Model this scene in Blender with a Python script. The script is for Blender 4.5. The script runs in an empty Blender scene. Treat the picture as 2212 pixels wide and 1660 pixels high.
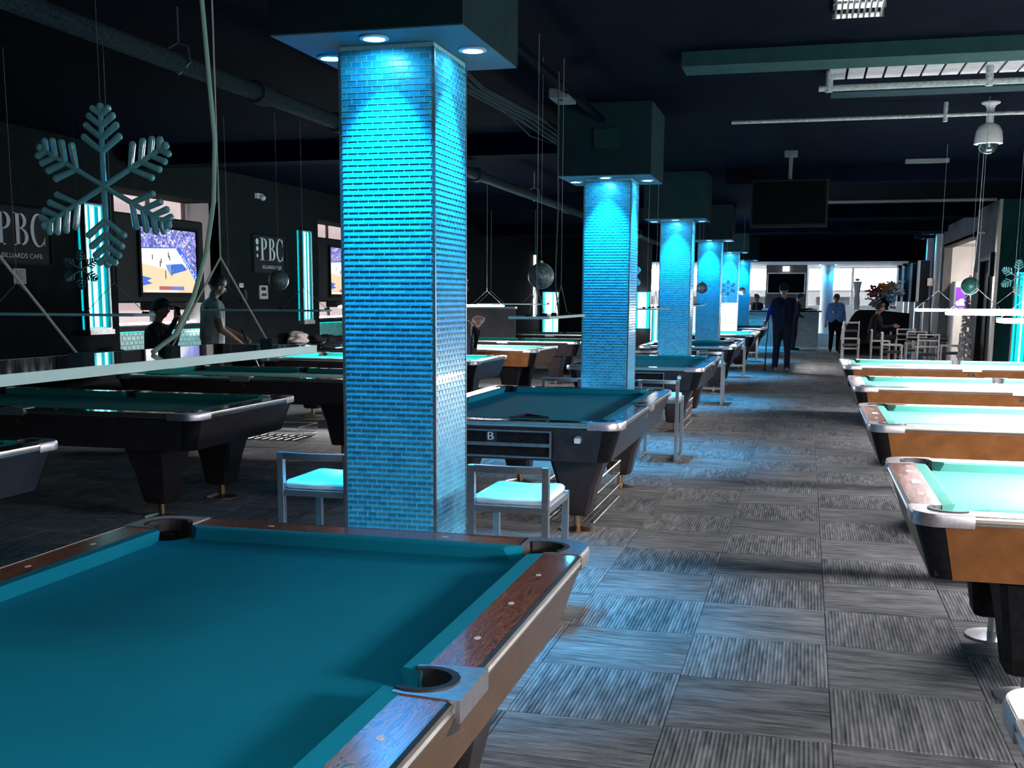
import bpy, math, random
from mathutils import Vector, Matrix, Euler
random.seed(7)
PI = math.pi
scene = bpy.context.scene
col = scene.collection

# ---------------------------------------------------------------- camera
F_PX, PX, PY = 2440.45, 1071.81, 1024.19
YAW, PITCH, ROLL, EYE = 0.264416, 0.154912, -0.004441, 1.5923
sa, ca, sb, cb, sc_, cc = (math.sin(YAW), math.cos(YAW), math.sin(PITCH), math.cos(PITCH), math.sin(ROLL), math.cos(ROLL))
fw = Vector((-sa * cb, ca * cb, -sb)); rt = Vector((ca, sa, 0)); dn = fw.cross(rt)
r2 = rt * cc + dn * sc_; d2 = dn * cc - rt * sc_
cam_data = bpy.data.cameras.new('camera'); cam = bpy.data.objects.new('camera', cam_data); col.objects.link(cam)
m = Matrix.Identity(4)
for i in range(3):
    m[i][0] = r2[i]; m[i][1] = -d2[i]; m[i][2] = -fw[i]
m[0][3], m[1][3], m[2][3] = 0, 0, EYE
cam.matrix_world = m
cam_data.sensor_fit = 'HORIZONTAL'; cam_data.sensor_width = 36
cam_data.lens = F_PX / 2212 * 36
cam_data.shift_x = (1106 - PX) / 2212
cam_data.shift_y = (PY - 830) / 2212
cam_data.clip_start = 0.05; cam_data.clip_end = 300
scene.camera = cam

# ---------------------------------------------------------------- daylight outside, exposure
world = bpy.data.worlds.new('daylight'); scene.world = world; world.use_nodes = True
bg = world.node_tree.nodes['Background']; bg.inputs[0].default_value = (0.92, 0.96, 1.0, 1); bg.inputs[1].default_value = 28.0
vs = scene.view_settings
vs.view_transform = 'Standard'; vs.look = 'None'; vs.exposure = 0.0; vs.gamma = 1.0; vs.use_curve_mapping = False

LAMP_ON = 230.0          # glow of the lit billiard lamps
SPOT_W = 500.0           # blue downlights round the columns
BLUE = (0.008, 0.47, 1.0)

# ---------------------------------------------------------------- materials
def mat(name, color, rough=0.5, metal=0.0, emit=None, strength=0.0, spec=0.5, coat=0.0, trans=0.0, alpha=1.0, sheen=0.0):
    mt = bpy.data.materials.new(name); mt.use_nodes = True
    b = mt.node_tree.nodes['Principled BSDF']
    b.inputs['Base Color'].default_value = (*color, 1); b.inputs['Roughness'].default_value = rough
    b.inputs['Metallic'].default_value = metal; b.inputs['Specular IOR Level'].default_value = spec
    b.inputs['Coat Weight'].default_value = coat; b.inputs['Coat Roughness'].default_value = 0.06
    b.inputs['Transmission Weight'].default_value = trans; b.inputs['Alpha'].default_value = alpha
    b.inputs['Sheen Weight'].default_value = sheen
    if emit:
        b.inputs['Emission Color'].default_value = (*emit, 1); b.inputs['Emission Strength'].default_value = strength
    return mt

def N(mt, kind, **kw):
    n = mt.node_tree.nodes.new(kind)
    for k, v in kw.items():
        if k in n.inputs.keys(): n.inputs[k].default_value = v
        else: setattr(n, k, v)
    return n
def L(mt, a, b): mt.node_tree.links.new(a, b)
def bsdf(mt): return mt.node_tree.nodes['Principled BSDF']
def ramp(mt, stops):
    r = N(mt, 'ShaderNodeValToRGB'); e = r.color_ramp.elements
    while len(e) < len(stops): e.new(0.5)
    for x, (p, c) in zip(e, stops): x.position = p; x.color = (*c, 1)
    return r
def mth(mt, op, a, b=None):
    n = N(mt, 'ShaderNodeMath', operation=op)
    for i, v in enumerate((a, b)):
        if v is None: continue
        if isinstance(v, (int, float)): n.inputs[i].default_value = v
        else: L(mt, v, n.inputs[i])
    return n.outputs[0]
def bump(mt, h, strength=0.3, dist=0.002):
    b = N(mt, 'ShaderNodeBump'); b.inputs['Strength'].default_value = strength; b.inputs['Distance'].default_value = dist
    L(mt, h, b.inputs['Height']); L(mt, b.outputs[0], bsdf(mt).inputs['Normal'])
def grainy(mt, c1, c2, scale=20, detail=4, bstr=0.15, dist=0.002):
    tc = N(mt, 'ShaderNodeTexCoord'); n = N(mt, 'ShaderNodeTexNoise', Scale=scale, Detail=detail)
    L(mt, tc.outputs['Object'], n.inputs['Vector'])
    r = ramp(mt, [(0.35, c1), (0.65, c2)]); L(mt, n.outputs[0], r.inputs[0]); L(mt, r.outputs[0], bsdf(mt).inputs['Base Color'])
    if bstr: bump(mt, n.outputs[0], bstr, dist)
    return mt

M = {}
# carpet: quarter-turned striped tiles, 0.61 m
def carpet():
    mt = mat('carpet', (0.1, 0.1, 0.11), 0.95, spec=0.1)
    g = N(mt, 'ShaderNodeNewGeometry'); s = N(mt, 'ShaderNodeSeparateXYZ'); L(mt, g.outputs['Position'], s.inputs[0])
    u = mth(mt, 'DIVIDE', mth(mt, 'SUBTRACT', s.outputs[0], 0.16), 0.61)
    v = mth(mt, 'DIVIDE', mth(mt, 'SUBTRACT', s.outputs[1], 4.08), 0.61)
    iu = mth(mt, 'FLOOR', u); iv = mth(mt, 'FLOOR', v)
    par = mth(mt, 'ABSOLUTE', mth(mt, 'MODULO', mth(mt, 'ADD', iu, iv), 2.0))
    par = mth(mt, 'GREATER_THAN', par, 0.5)
    def mix(f, a, b):
        n = N(mt, 'ShaderNodeMix', data_type='FLOAT'); L(mt, f, n.inputs[0]); L(mt, a, n.inputs[2]); L(mt, b, n.inputs[3]); return n.outputs[0]
    across = mix(par, s.outputs[0], s.outputs[1]); along = mix(par, s.outputs[1], s.outputs[0])
    rib = mth(mt, 'SINE', mth(mt, 'MULTIPLY', across, 2 * PI / 0.0165))
    cid = N(mt, 'ShaderNodeCombineXYZ'); L(mt, iu, cid.inputs[0]); L(mt, iv, cid.inputs[1])
    wn = N(mt, 'ShaderNodeTexWhiteNoise', noise_dimensions='3D'); L(mt, cid.outputs[0], wn.inputs['Vector'])
    cv = N(mt, 'ShaderNodeCombineXYZ')
    L(mt, mth(mt, 'MULTIPLY', mth(mt, 'FLOOR', mth(mt, 'DIVIDE', across, 0.0165)), 3.7), cv.inputs[0])
    L(mt, mth(mt, 'MULTIPLY', along, 5.0), cv.inputs[1]); L(mt, mth(mt, 'MULTIPLY', wn.outputs['Value'], 60), cv.inputs[2])
    st = N(mt, 'ShaderNodeTexNoise', Scale=1.0, Detail=2.0); L(mt, cv.outputs[0], st.inputs['Vector'])
    cv2 = N(mt, 'ShaderNodeCombineXYZ'); L(mt, mth(mt, 'MULTIPLY', across, 7.0), cv2.inputs[0]); L(mt, mth(mt, 'MULTIPLY', along, 1.5), cv2.inputs[1]); L(mt, mth(mt, 'MULTIPLY', wn.outputs['Value'], 90), cv2.inputs[2])
    bl = N(mt, 'ShaderNodeTexNoise', Scale=1.0, Detail=1.0); L(mt, cv2.outputs[0], bl.inputs['Vector'])
    fine = N(mt, 'ShaderNodeTexNoise', Scale=420.0, Detail=2.0); L(mt, g.outputs['Position'], fine.inputs['Vector'])
    t = mth(mt, 'ADD', mth(mt, 'MULTIPLY', st.outputs[0], 0.75), mth(mt, 'MULTIPLY', bl.outputs[0], 0.30))
    t = mth(mt, 'ADD', t, mth(mt, 'MULTIPLY', rib, 0.13))
    t = mth(mt, 'ADD', t, mth(mt, 'MULTIPLY', mth(mt, 'SUBTRACT', fine.outputs[0], 0.5), 0.35))
    t = mth(mt, 'ADD', t, mth(mt, 'MULTIPLY', mth(mt, 'SUBTRACT', wn.outputs['Value'], 0.5), 0.10))
    r = ramp(mt, [(0.26, (0.042, 0.046, 0.048)), (0.52, (0.15, 0.156, 0.157)), (0.80, (0.32, 0.318, 0.31))])
    L(mt, t, r.inputs[0]); L(mt, r.outputs[0], bsdf(mt).inputs['Base Color'])
    h = mth(mt, 'ADD', mth(mt, 'MULTIPLY', rib, 0.5), fine.outputs[0])
    bump(mt, h, 0.5, 0.003)
    return mt
M['carpet'] = carpet()
M['ceiling'] = grainy(mat('ceiling_paint', (0.01, 0.013, 0.022), 0.95, spec=0.02), (0.001, 0.002, 0.006), (0.002, 0.0035, 0.009), 3)
M['wall_dark'] = grainy(mat('dark_wall_paint', (0.02, 0.022, 0.026), 0.85, spec=0.06), (0.006, 0.0085, 0.0105), (0.010, 0.0125, 0.0145), 4, bstr=0.05)
M['wall_grey'] = grainy(mat('grey_wall_paint', (0.12, 0.125, 0.13), 0.8, spec=0.1), (0.10, 0.105, 0.11), (0.14, 0.14, 0.145), 3, bstr=0.05)
M['wall_green'] = grainy(mat('green_wall_paint', (0.01, 0.06, 0.06), 0.8, spec=0.1), (0.01, 0.055, 0.055), (0.012, 0.07, 0.07), 3, bstr=0.05)
M['asphalt'] = grainy(mat('dimmed_masonry', (0.02, 0.02, 0.021), 0.8), (0.017, 0.017, 0.018), (0.024, 0.024, 0.025), 2)  # colour darkened to offset the overbright daylight on street and facade
M['wall_white'] = grainy(mat('white_wall_paint', (0.7, 0.7, 0.7), 0.6), (0.66, 0.67, 0.68), (0.74, 0.74, 0.74), 3, bstr=0.03)
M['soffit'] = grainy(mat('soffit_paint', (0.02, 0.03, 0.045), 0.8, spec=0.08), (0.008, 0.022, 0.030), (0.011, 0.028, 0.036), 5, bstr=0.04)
M['soffit_bounce'] = grainy(mat('soffit_bounce_tint', (0.05, 0.13, 0.16), 0.7, spec=0.1), (0.045, 0.125, 0.155), (0.055, 0.145, 0.175), 5, bstr=0.04)  # brighter teal stands in for light bounced off column and floor
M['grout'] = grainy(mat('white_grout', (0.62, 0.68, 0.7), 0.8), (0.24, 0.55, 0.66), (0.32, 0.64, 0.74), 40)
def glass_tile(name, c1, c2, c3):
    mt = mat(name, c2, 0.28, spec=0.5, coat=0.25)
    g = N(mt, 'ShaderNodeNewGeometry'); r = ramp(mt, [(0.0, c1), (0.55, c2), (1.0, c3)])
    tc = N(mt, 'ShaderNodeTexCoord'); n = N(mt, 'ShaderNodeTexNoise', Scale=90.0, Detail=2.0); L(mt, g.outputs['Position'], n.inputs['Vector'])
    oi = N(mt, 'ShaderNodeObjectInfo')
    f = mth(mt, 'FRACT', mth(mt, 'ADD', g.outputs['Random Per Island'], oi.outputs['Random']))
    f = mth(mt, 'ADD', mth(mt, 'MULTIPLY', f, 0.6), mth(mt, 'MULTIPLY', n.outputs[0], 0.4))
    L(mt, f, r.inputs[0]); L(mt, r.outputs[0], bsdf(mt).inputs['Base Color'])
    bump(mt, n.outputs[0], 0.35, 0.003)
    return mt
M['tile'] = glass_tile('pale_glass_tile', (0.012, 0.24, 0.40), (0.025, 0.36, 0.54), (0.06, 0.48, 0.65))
M['tile_teal'] = glass_tile('teal_glass_tile', (0.05, 0.25, 0.25), (0.08, 0.36, 0.34), (0.15, 0.5, 0.46))
M['tile_grey'] = glass_tile('grey_counter_tile', (0.16, 0.19, 0.19), (0.24, 0.27, 0.26), (0.36, 0.38, 0.36))
def felt(name, c1, c2):
    mt = mat(name, c1, 0.95, spec=0.05)
    g = N(mt, 'ShaderNodeNewGeometry')
    n1 = N(mt, 'ShaderNodeTexNoise', Scale=2.5, Detail=3.0); L(mt, g.outputs['Position'], n1.inputs['Vector'])
    n2 = N(mt, 'ShaderNodeTexNoise', Scale=600.0, Detail=1.0); L(mt, g.outputs['Position'], n2.inputs['Vector'])
    r = ramp(mt, [(0.3, c1), (0.7, c2)]); L(mt, mth(mt, 'ADD', mth(mt, 'MULTIPLY', n1.outputs[0], 0.8), mth(mt, 'MULTIPLY', n2.outputs[0], 0.2)), r.inputs[0])
    L(mt, r.outputs[0], bsdf(mt).inputs['Base Color']); bump(mt, n2.outputs[0], 0.15, 0.001)
    return mt
M['felt'] = felt('teal_cloth', (0.004, 0.21, 0.31), (0.006, 0.24, 0.345))
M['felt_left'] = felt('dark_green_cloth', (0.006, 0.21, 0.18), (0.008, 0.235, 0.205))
M['felt_overlit'] = felt('overlit_cloth', (0.075, 0.26, 0.22), (0.09, 0.29, 0.25))  # lamp glare put into the cloth colour so lit centres clip white
def wood(name, dark, mid, light, scale=1.0, rough=0.22, coat=0.6, axis=1, dist=6.0):
    mt = mat(name, mid, rough, spec=0.5, coat=coat)
    tc = N(mt, 'ShaderNodeTexCoord'); mp = N(mt, 'ShaderNodeMapping'); L(mt, tc.outputs['Object'], mp.inputs[0])
    s = [14.0 * scale] * 3; s[axis] = 2.0 * scale; mp.inputs['Scale'].default_value = s
    n = N(mt, 'ShaderNodeTexNoise', Scale=1.0, Detail=3.0, Distortion=1.2); L(mt, mp.outputs[0], n.inputs['Vector'])
    w = mth(mt, 'FRACT', mth(mt, 'MULTIPLY', n.outputs[0], dist))
    n2 = N(mt, 'ShaderNodeTexNoise', Scale=6.0, Detail=4.0); L(mt, mp.outputs[0], n2.inputs['Vector'])
    t = mth(mt, 'ADD', mth(mt, 'MULTIPLY', w, 0.7), mth(mt, 'MULTIPLY', n2.outputs[0], 0.3))
    r = ramp(mt, [(0.10, dark), (0.28, mid), (0.85, light)]); L(mt, t, r.inputs[0]); L(mt, r.outputs[0], bsdf(mt).inputs['Base Color'])
    return mt
M['rosewood'] = wood('rosewood', (0.03, 0.010, 0.008), (0.20, 0.07, 0.045), (0.36, 0.15, 0.09), 1.7, 0.2, 0.6, dist=9.0)
M['rail_dark'] = wood('dark_rail_wood', (0.008, 0.005, 0.005), (0.025, 0.014, 0.012), (0.05, 0.03, 0.025), 1.0, 0.16, 0.8)
M['rail_brown'] = wood('brown_rail_wood', (0.06, 0.02, 0.012), (0.14, 0.05, 0.03), (0.20, 0.085, 0.05), 2.2, 0.25, 0.5, dist=3)
def worn(name, c1, c2, rough=0.35, thr=0.86):
    mt = grainy(mat(name, c1, rough, spec=0.4), c1, c2, 9, 6, 0.08)
    tc = N(mt, 'ShaderNodeTexCoord'); v = N(mt, 'ShaderNodeTexNoise', Scale=150.0, Detail=0.0); L(mt, tc.outputs['Object'], v.inputs['Vector'])
    base = bsdf(mt).inputs['Base Color'].links[0].from_socket
    mx = N(mt, 'ShaderNodeMix', data_type='RGBA'); f = mth(mt, 'GREATER_THAN', v.outputs[0], thr)
    L(mt, f, mx.inputs[0]); L(mt, base, mx.inputs[6]); mx.inputs[7].default_value = (0.45, 0.35, 0.25, 1); L(mt, mx.outputs[2], bsdf(mt).inputs['Base Color'])
    return mt
M['apron_brown'] = worn('brown_apron_laminate', (0.16, 0.062, 0.018), (0.23, 0.095, 0.03), 0.35, 0.9)
M['apron_umber'] = worn('umber_apron_laminate', (0.085, 0.05, 0.03), (0.115, 0.07, 0.045), 0.4, 0.80)
M['apron_dark'] = worn('dark_apron_laminate', (0.022, 0.018, 0.02), (0.035, 0.028, 0.03), 0.35, 0.95)
M['black'] = grainy(mat('black_plastic', (0.006, 0.006, 0.007), 0.6, spec=0.1), (0.006, 0.006, 0.007), (0.012, 0.012, 0.013), 30, bstr=0.03)
M['rubber'] = grainy(mat('black_rubber', (0.015, 0.016, 0.017), 0.55), (0.012, 0.012, 0.013), (0.022, 0.023, 0.025), 60, bstr=0.1)
M['pocket'] = mat('pocket_void', (0.002, 0.002, 0.002), 0.9, spec=0.05)
M['cast'] = grainy(mat('brushed_casting', (0.5, 0.5, 0.52), 0.32, metal=0.85), (0.46, 0.46, 0.48), (0.56, 0.56, 0.58), 50, bstr=0.03)
M['trim'] = grainy(mat('bright_trim_metal', (0.75, 0.72, 0.66), 0.28, metal=1.0), (0.72, 0.69, 0.62), (0.8, 0.77, 0.7), 30, bstr=0)
M['chrome'] = grainy(mat('chrome', (0.5, 0.54, 0.56), 0.3, metal=0.92), (0.46, 0.50, 0.52), (0.54, 0.58, 0.60), 30, bstr=0)
M['steel'] = grainy(mat('dull_steel_wire', (0.35, 0.35, 0.34), 0.35, metal=0.9), (0.3, 0.3, 0.3), (0.4, 0.4, 0.38), 30, bstr=0.03)
M['brass'] = mat('brass_foot', (0.5, 0.34, 0.2), 0.3, metal=1.0)
M['pearl'] = mat('pearl_inlay', (0.75, 0.72, 0.7), 0.3)
M['cushion_white'] = grainy(mat('white_vinyl', (0.75, 0.76, 0.76), 0.4), (0.72, 0.73, 0.73), (0.78, 0.79, 0.79), 15, bstr=0.1)
M['pipe'] = grainy(mat('dusty_black_pipe', (0.028, 0.032, 0.036), 0.85, spec=0.1), (0.010, 0.016, 0.019), (0.035, 0.045, 0.046), 60, 5, 0.3)
M['conduit'] = grainy(mat('dusty_grey_conduit', (0.30, 0.31, 0.31), 0.6), (0.22, 0.23, 0.23), (0.4, 0.41, 0.4), 40, 5, 0.2)
M['beam'] = grainy(mat('beam_paint', (0.03, 0.05, 0.05), 0.8, spec=0.1), (0.010, 0.034, 0.036), (0.014, 0.044, 0.045), 6, bstr=0.05)
M['deck'] = grainy(mat('pale_deck_panel', (0.55, 0.55, 0.56), 0.6), (0.5, 0.5, 0.51), (0.6, 0.6, 0.61), 8, bstr=0.04)
M['rope'] = mat('grey_rope', (0.28, 0.30, 0.30), 0.8)
M['cord_green'] = mat('pale_green_cord', (0.2, 0.36, 0.3), 0.5)
M['cord_dark'] = mat('dark_cord', (0.06, 0.07, 0.07), 0.6)
M['acrylic_top'] = grainy(mat('dark_glossy_acrylic', (0.015, 0.03, 0.05), 0.04, spec=0.8, coat=1.0), (0.012, 0.026, 0.045), (0.02, 0.035, 0.055), 12, bstr=0)
M['acrylic_edge'] = mat('frosted_acrylic_edge', (0.55, 0.86, 0.88), 0.4)
M['lamp_glow'] = mat('lit_diffuser', (0.9, 0.9, 0.9), 0.4, emit=(1.0, 0.94, 0.97), strength=LAMP_ON)
M['flake'] = mat('clear_acrylic', (0.20, 0.58, 0.62), 0.15, spec=0.8, coat=1.0, trans=0.35)
M['flake_dark'] = mat('smoky_acrylic', (0.10, 0.24, 0.27), 0.2, spec=0.7)
M['glitter'] = grainy(mat('glitter_ball', (0.2, 0.24, 0.24), 0.4, metal=0.3), (0.1, 0.13, 0.13), (0.34, 0.38, 0.38), 45, 5, 0.5, 0.004)
M['glitter_green'] = grainy(mat('green_glitter_ball', (0.05, 0.16, 0.14), 0.4, metal=0.3), (0.03, 0.10, 0.09), (0.07, 0.22, 0.19), 45, 5, 0.5, 0.004)
M['white_plastic'] = grainy(mat('white_plastic', (0.72, 0.74, 0.74), 0.4), (0.68, 0.70, 0.70), (0.76, 0.78, 0.78), 12, bstr=0.02)
M['smoke_dome'] = mat('smoked_dome', (0.02, 0.03, 0.03), 0.05, coat=1.0)
M['paper'] = grainy(mat('paper', (0.5, 0.52, 0.52), 0.8), (0.46, 0.48, 0.48), (0.55, 0.57, 0.57), 30, bstr=0.03)
M['sign'] = grainy(mat('sign_black', (0.004, 0.004, 0.006), 0.6, spec=0.1), (0.005, 0.005, 0.007), (0.01, 0.01, 0.012), 3, bstr=0)
M['sign_letter'] = mat('sign_letter', (0.62, 0.72, 0.74), 0.5)
M['screen_off'] = mat('dark_screen', (0.001, 0.0015, 0.002), 0.5, spec=0.03)
M['glass'] = mat('window_glass', (1, 1, 1), 0.02, spec=0.5)
_tr = N(M['glass'], 'ShaderNodeBsdfTransparent'); _mx = N(M['glass'], 'ShaderNodeMixShader'); _mx.inputs[0].default_value = 0.06
L(M['glass'], _tr.outputs[0], _mx.inputs[1]); L(M['glass'], bsdf(M['glass']).outputs[0], _mx.inputs[2])
L(M['glass'], _mx.outputs[0], M['glass'].node_tree.nodes['Material Output'].inputs[0])
def glow(name, c, s): return mat(name, c, 0.5, emit=c, strength=s)
M['spot_lens'] = glow('spot_lens', (0.10, 0.62, 1.0), 150)
M['spot_ring'] = mat('spot_ring', (0.6, 0.65, 0.68), 0.3)
M['cyan_glow'] = glow('cyan_light_panel', (0.0, 0.62, 0.72), 1.6)
M['cyan_rod'] = glow('pale_cyan_rod', (0.35, 0.95, 1.0), 3.5)
M['cyan_rod_dim'] = glow('dim_cyan_rod', (0.0, 0.35, 0.42), 0.5)
M['pink_glow'] = glow('backlit_frosted_panel', (0.80, 0.62, 0.62), 0.75)
M['mullion_soft'] = mat('frosted_mullion', (0.16, 0.12, 0.12), 0.6)
M['white_glow'] = glow('white_light_panel', (1.0, 0.96, 0.97), 2.5)
M['tube_glow'] = glow('fluorescent_tube', (1.0, 0.97, 1.0), 60)

# ---------------------------------------------------------------- mesh helpers
class MB:
    def __init__(s): s.v = []; s.f = []; s.mi = []; s.cur = 0
    def add(s, vs_, fs, mi=None):
        o = len(s.v); s.v += [tuple(p) for p in vs_]; s.f += [tuple(i + o for i in f) for f in fs]
        s.mi += [s.cur if mi is None else mi] * len(fs); return s
    def box(s, x0, x1, y0, y1, z0, z1, mi=None):
        return s.add([(x0, y0, z0), (x1, y0, z0), (x1, y1, z0), (x0, y1, z0), (x0, y0, z1), (x1, y0, z1), (x1, y1, z1), (x0, y1, z1)],
                     [(0, 3, 2, 1), (4, 5, 6, 7), (0, 1, 5, 4), (1, 2, 6, 5), (2, 3, 7, 6), (3, 0, 4, 7)], mi)
    def rbox(s, x0, x1, y0, y1, z0, z1, b=0.006, mi=None):
        # chamfered box
        pts = []; 
        for z, i in ((z0, b), (z0 + b, 0), (z1 - b, 0), (z1, b)):
            a0, a1, c0, c1 = x0 + i, x1 - i, y0 + i, y1 - i; e = b
            pts.append([(a0 + e, c0, z), (a1 - e, c0, z), (a1, c0 + e, z), (a1, c1 - e, z), (a1 - e, c1, z), (a0 + e, c1, z), (a0, c1 - e, z), (a0, c0 + e, z)])
        return s.loft(pts, mi=mi)
    def loft(s, rings, closed=True, cap=True, mi=None):
        n = len(rings[0]); vs_ = [p for r in rings for p in r]; fs = []
        for k in range(len(rings) - 1):
            for i in range(n if closed else n - 1):
                j = (i + 1) % n; fs.append((k * n + i, k * n + j, (k + 1) * n + j, (k + 1) * n + i))
        if cap: fs.append(tuple(reversed(range(n)))); fs.append(tuple(range((len(rings) - 1) * n, len(rings) * n)))
        return s.add(vs_, fs, mi)
    def prism(s, poly, z0, z1, mi=None):
        return s.loft([[(x, y, z0) for x, y in poly], [(x, y, z1) for x, y in poly]], mi=mi)
    def tube(s, pts, r, n=6, cap=True, mi=None):
        pts = [Vector(p) for p in pts]; rings = []
        rr = r if isinstance(r, (list, tuple)) else [r] * len(pts)
        t = (pts[1] - pts[0]).normalized(); up = Vector((0, 0, 1)) if abs(t.z) < 0.9 else Vector((1, 0, 0))
        nx = t.cross(up).normalized()
        for i, p in enumerate(pts):
            a = pts[min(i + 1, len(pts) - 1)] - pts[max(i - 1, 0)]
            if a.length > 1e-9: t = a.normalized()
            nx = (nx - t * nx.dot(t)); nx = nx.normalized() if nx.length > 1e-6 else t.orthogonal().normalized()
            by = t.cross(nx)
            rings.append([p + (nx * math.cos(2 * PI * k / n) + by * math.sin(2 * PI * k / n)) * rr[i] for k in range(n)])
        return s.loft(rings, cap=cap, mi=mi)
    def bar(s, a, b, w, h, mi=None):
        # rectangular bar between two points, h vertical-ish
        a, b = Vector(a), Vector(b); t = (b - a).normalized(); up = Vector((0, 0, 1)) if abs(t.z) < 0.9 else Vector((0, 1, 0))
        x = t.cross(up).normalized() * w / 2; y = x.cross(t).normalized() * h / 2
        return s.loft([[p - x - y, p + x - y, p + x + y, p - x + y] for p in (a, b)], mi=mi)
    def lathe(s, prof, n=16, c=(0, 0, 0), cap=True, mi=None):
        rings = [[(c[0] + r * math.cos(2 * PI * k / n), c[1] + r * math.sin(2 * PI * k / n), c[2] + z) for k in range(n)] for r, z in prof]
        return s.loft(rings, cap=cap, mi=mi)
    def ball(s, c, r, n=12, sc=(1, 1, 1), mi=None):
        m_ = n // 2; prof = [(max(1e-4, r * math.sin(PI * k / m_)), -r * math.cos(PI * k / m_)) for k in range(m_ + 1)]
        rings = [[(c[0] + a * math.cos(2 * PI * k / n) * sc[0], c[1] + a * math.sin(2 * PI * k / n) * sc[1], c[2] + z * sc[2]) for k in range(n)] for a, z in prof]
        return s.loft(rings, mi=mi)
    def mesh(s, name, mats, smooth=None):
        me = bpy.data.meshes.new(name); me.from_pydata(s.v, [], s.f)
        for mm in (mats if isinstance(mats, (list, tuple)) else [mats]): me.materials.append(mm)
        if any(s.mi): me.polygons.foreach_set('material_index', s.mi)
        if smooth:
            me.polygons.foreach_set('use_smooth', [True] * len(me.polygons)); me.set_sharp_from_angle(angle=math.radians(smooth))
        me.update(); return me
    def build(s, name, mats, parent=None, smooth=None, loc=None, rotz=0):
        return link(name, s.mesh(name, mats, smooth), parent, loc, rotz)

def link(name, me, parent=None, loc=None, rotz=0):
    o = bpy.data.objects.new(name, me); col.objects.link(o)
    if parent: o.parent = parent
    if loc: o.location = loc
    if rotz: o.rotation_euler = (0, 0, rotz)
    return o
def tag(o, label=None, cat=None, group=None, kind=None):
    if label: o['label'] = label
    if cat: o['category'] = cat
    if group: o['group'] = group
    if kind: o['kind'] = kind
    return o
def thing(name, label, cat, loc=(0, 0, 0), rotz=0, group=None):
    o = bpy.data.objects.new(name, None); col.objects.link(o); o.location = loc; o.rotation_euler = (0, 0, rotz); o.empty_display_size = 0.1
    return tag(o, label, cat, group)
def copy_tree(o, parent=None):
    c = o.copy(); col.objects.link(c); c.parent = parent
    for ch in list(o.children): copy_tree(ch, c)
    return c
def dup(root, loc, rotz, label, group=None):
    c = copy_tree(root); c.location = loc; c.rotation_euler = (0, 0, rotz); c['label'] = label
    if group: c['group'] = group
    return c
def struct(o): o['kind'] = 'structure'; return o
def arc(cx, cy, r, a0, a1, n): return [(cx + r * math.cos(math.radians(a0 + (a1 - a0) * k / n)), cy + r * math.sin(math.radians(a0 + (a1 - a0) * k / n))) for k in range(n + 1)]

def ring_poly(cx, cy, ro, so, ri, si, a0, a1, dx=0, n=14):
    out = [(cx + ro * math.cos(a0 + (a1 - a0) * k / n), cy + so * math.sin(a0 + (a1 - a0) * k / n)) for k in range(n + 1)]
    inn = [(cx + dx + ri * math.cos(a1 + (a0 - a1) * k / n), cy + si * math.sin(a1 + (a0 - a1) * k / n)) for k in range(n + 1)]
    return out + inn
CEIL = 3.45
WL = -8.5      # left wall face
# ---------------------------------------------------------------- floor
base = struct(MB().box(-9.4, 7.2, -6, 45, -0.1, -0.006).build('floor', M['carpet']))
tile_me = MB().loft([[(-.304, -.304, 0), (.304, -.304, 0), (.304, .304, 0), (-.304, .304, 0)],
                     [(-.304, -.304, .0045), (.304, -.304, .0045), (.304, .304, .0045), (-.304, .304, .0045)],
                     [(-.3015, -.3015, .006), (.3015, -.3015, .006), (.3015, .3015, .006), (-.3015, .3015, .006)]]).mesh('carpet_tile', M['carpet'])
cells = []
for i in range(-8, 8):
    for j in range(-4, 32):
        x = 0.16 + 0.61 * (i + 0.5); y = 4.08 + 0.61 * (j + 0.5)
        d = math.hypot(x, y); ang = math.atan2(x, y)
        if -0.62 < ang < 0.30 and y > 2.0: cells.append((d, x, y))
cells.sort()
for d, x, y in cells[:290]:
    link('carpet_tile', tile_me, base, (x, y, -0.006 + random.uniform(-0.0008, 0.0008)))
mbf = MB()
for d, x, y in cells[290:]:
    mbf.add([(x - .304, y - .304, 0), (x + .304, y - .304, 0), (x + .304, y + .304, 0), (x - .304, y + .304, 0)], [(0, 1, 2, 3)])
if mbf.v: tag(mbf.build('carpet_tiles_far', M['carpet'], base), kind='stuff')

# ---------------------------------------------------------------- ceiling
ceil = struct(MB().box(-9.4, 7.2, -6, 37.0, CEIL, CEIL + 0.15).build('ceiling', M['ceiling']))
struct(MB().box(-9.4, 3.6, 37.0, 37.3, 2.75, CEIL + .15).build('trim_1', M['ceiling']))          # header before the window bay
struct(MB().box(-9.4, 3.6, 37.3, 45, 2.75, 2.9).build('ceiling_1', M['wall_white']))
# walls: near right (behind the tables), step, far right with opening and doors
struct(MB().box(6.2, 6.4, -6, 23.3, 0, CEIL).build('wall_right', M['wall_dark']))
struct(MB().box(3.46, 6.4, 23.3, 23.5, 0, CEIL).build('wall_right_return', M['wall_green']))
struct(MB().box(3.40, 3.46, 23.29, 23.5, 0, CEIL).build('trim_2', M['trim']))
mb = MB()
for y0, y1, z0, z1 in [(23.5, 23.85, 0, CEIL), (23.85, 25.15, 2.42, CEIL), (25.15, 26.2, 0, CEIL), (26.2, 31.9, 2.92, CEIL), (31.9, 32.55, 0, CEIL), (32.55, 33.8, 2.46, CEIL), (33.8, 45, 0, CEIL)]:
    mb.box(3.4, 3.6, y0, y1, z0, z1)
struct(mb.build('wall_right_far', M['wall_grey']))
struct(MB().box(-9.4, 7.2, -6.2, -6, 0, CEIL).build('wall_front', M['wall_dark']))
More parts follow.
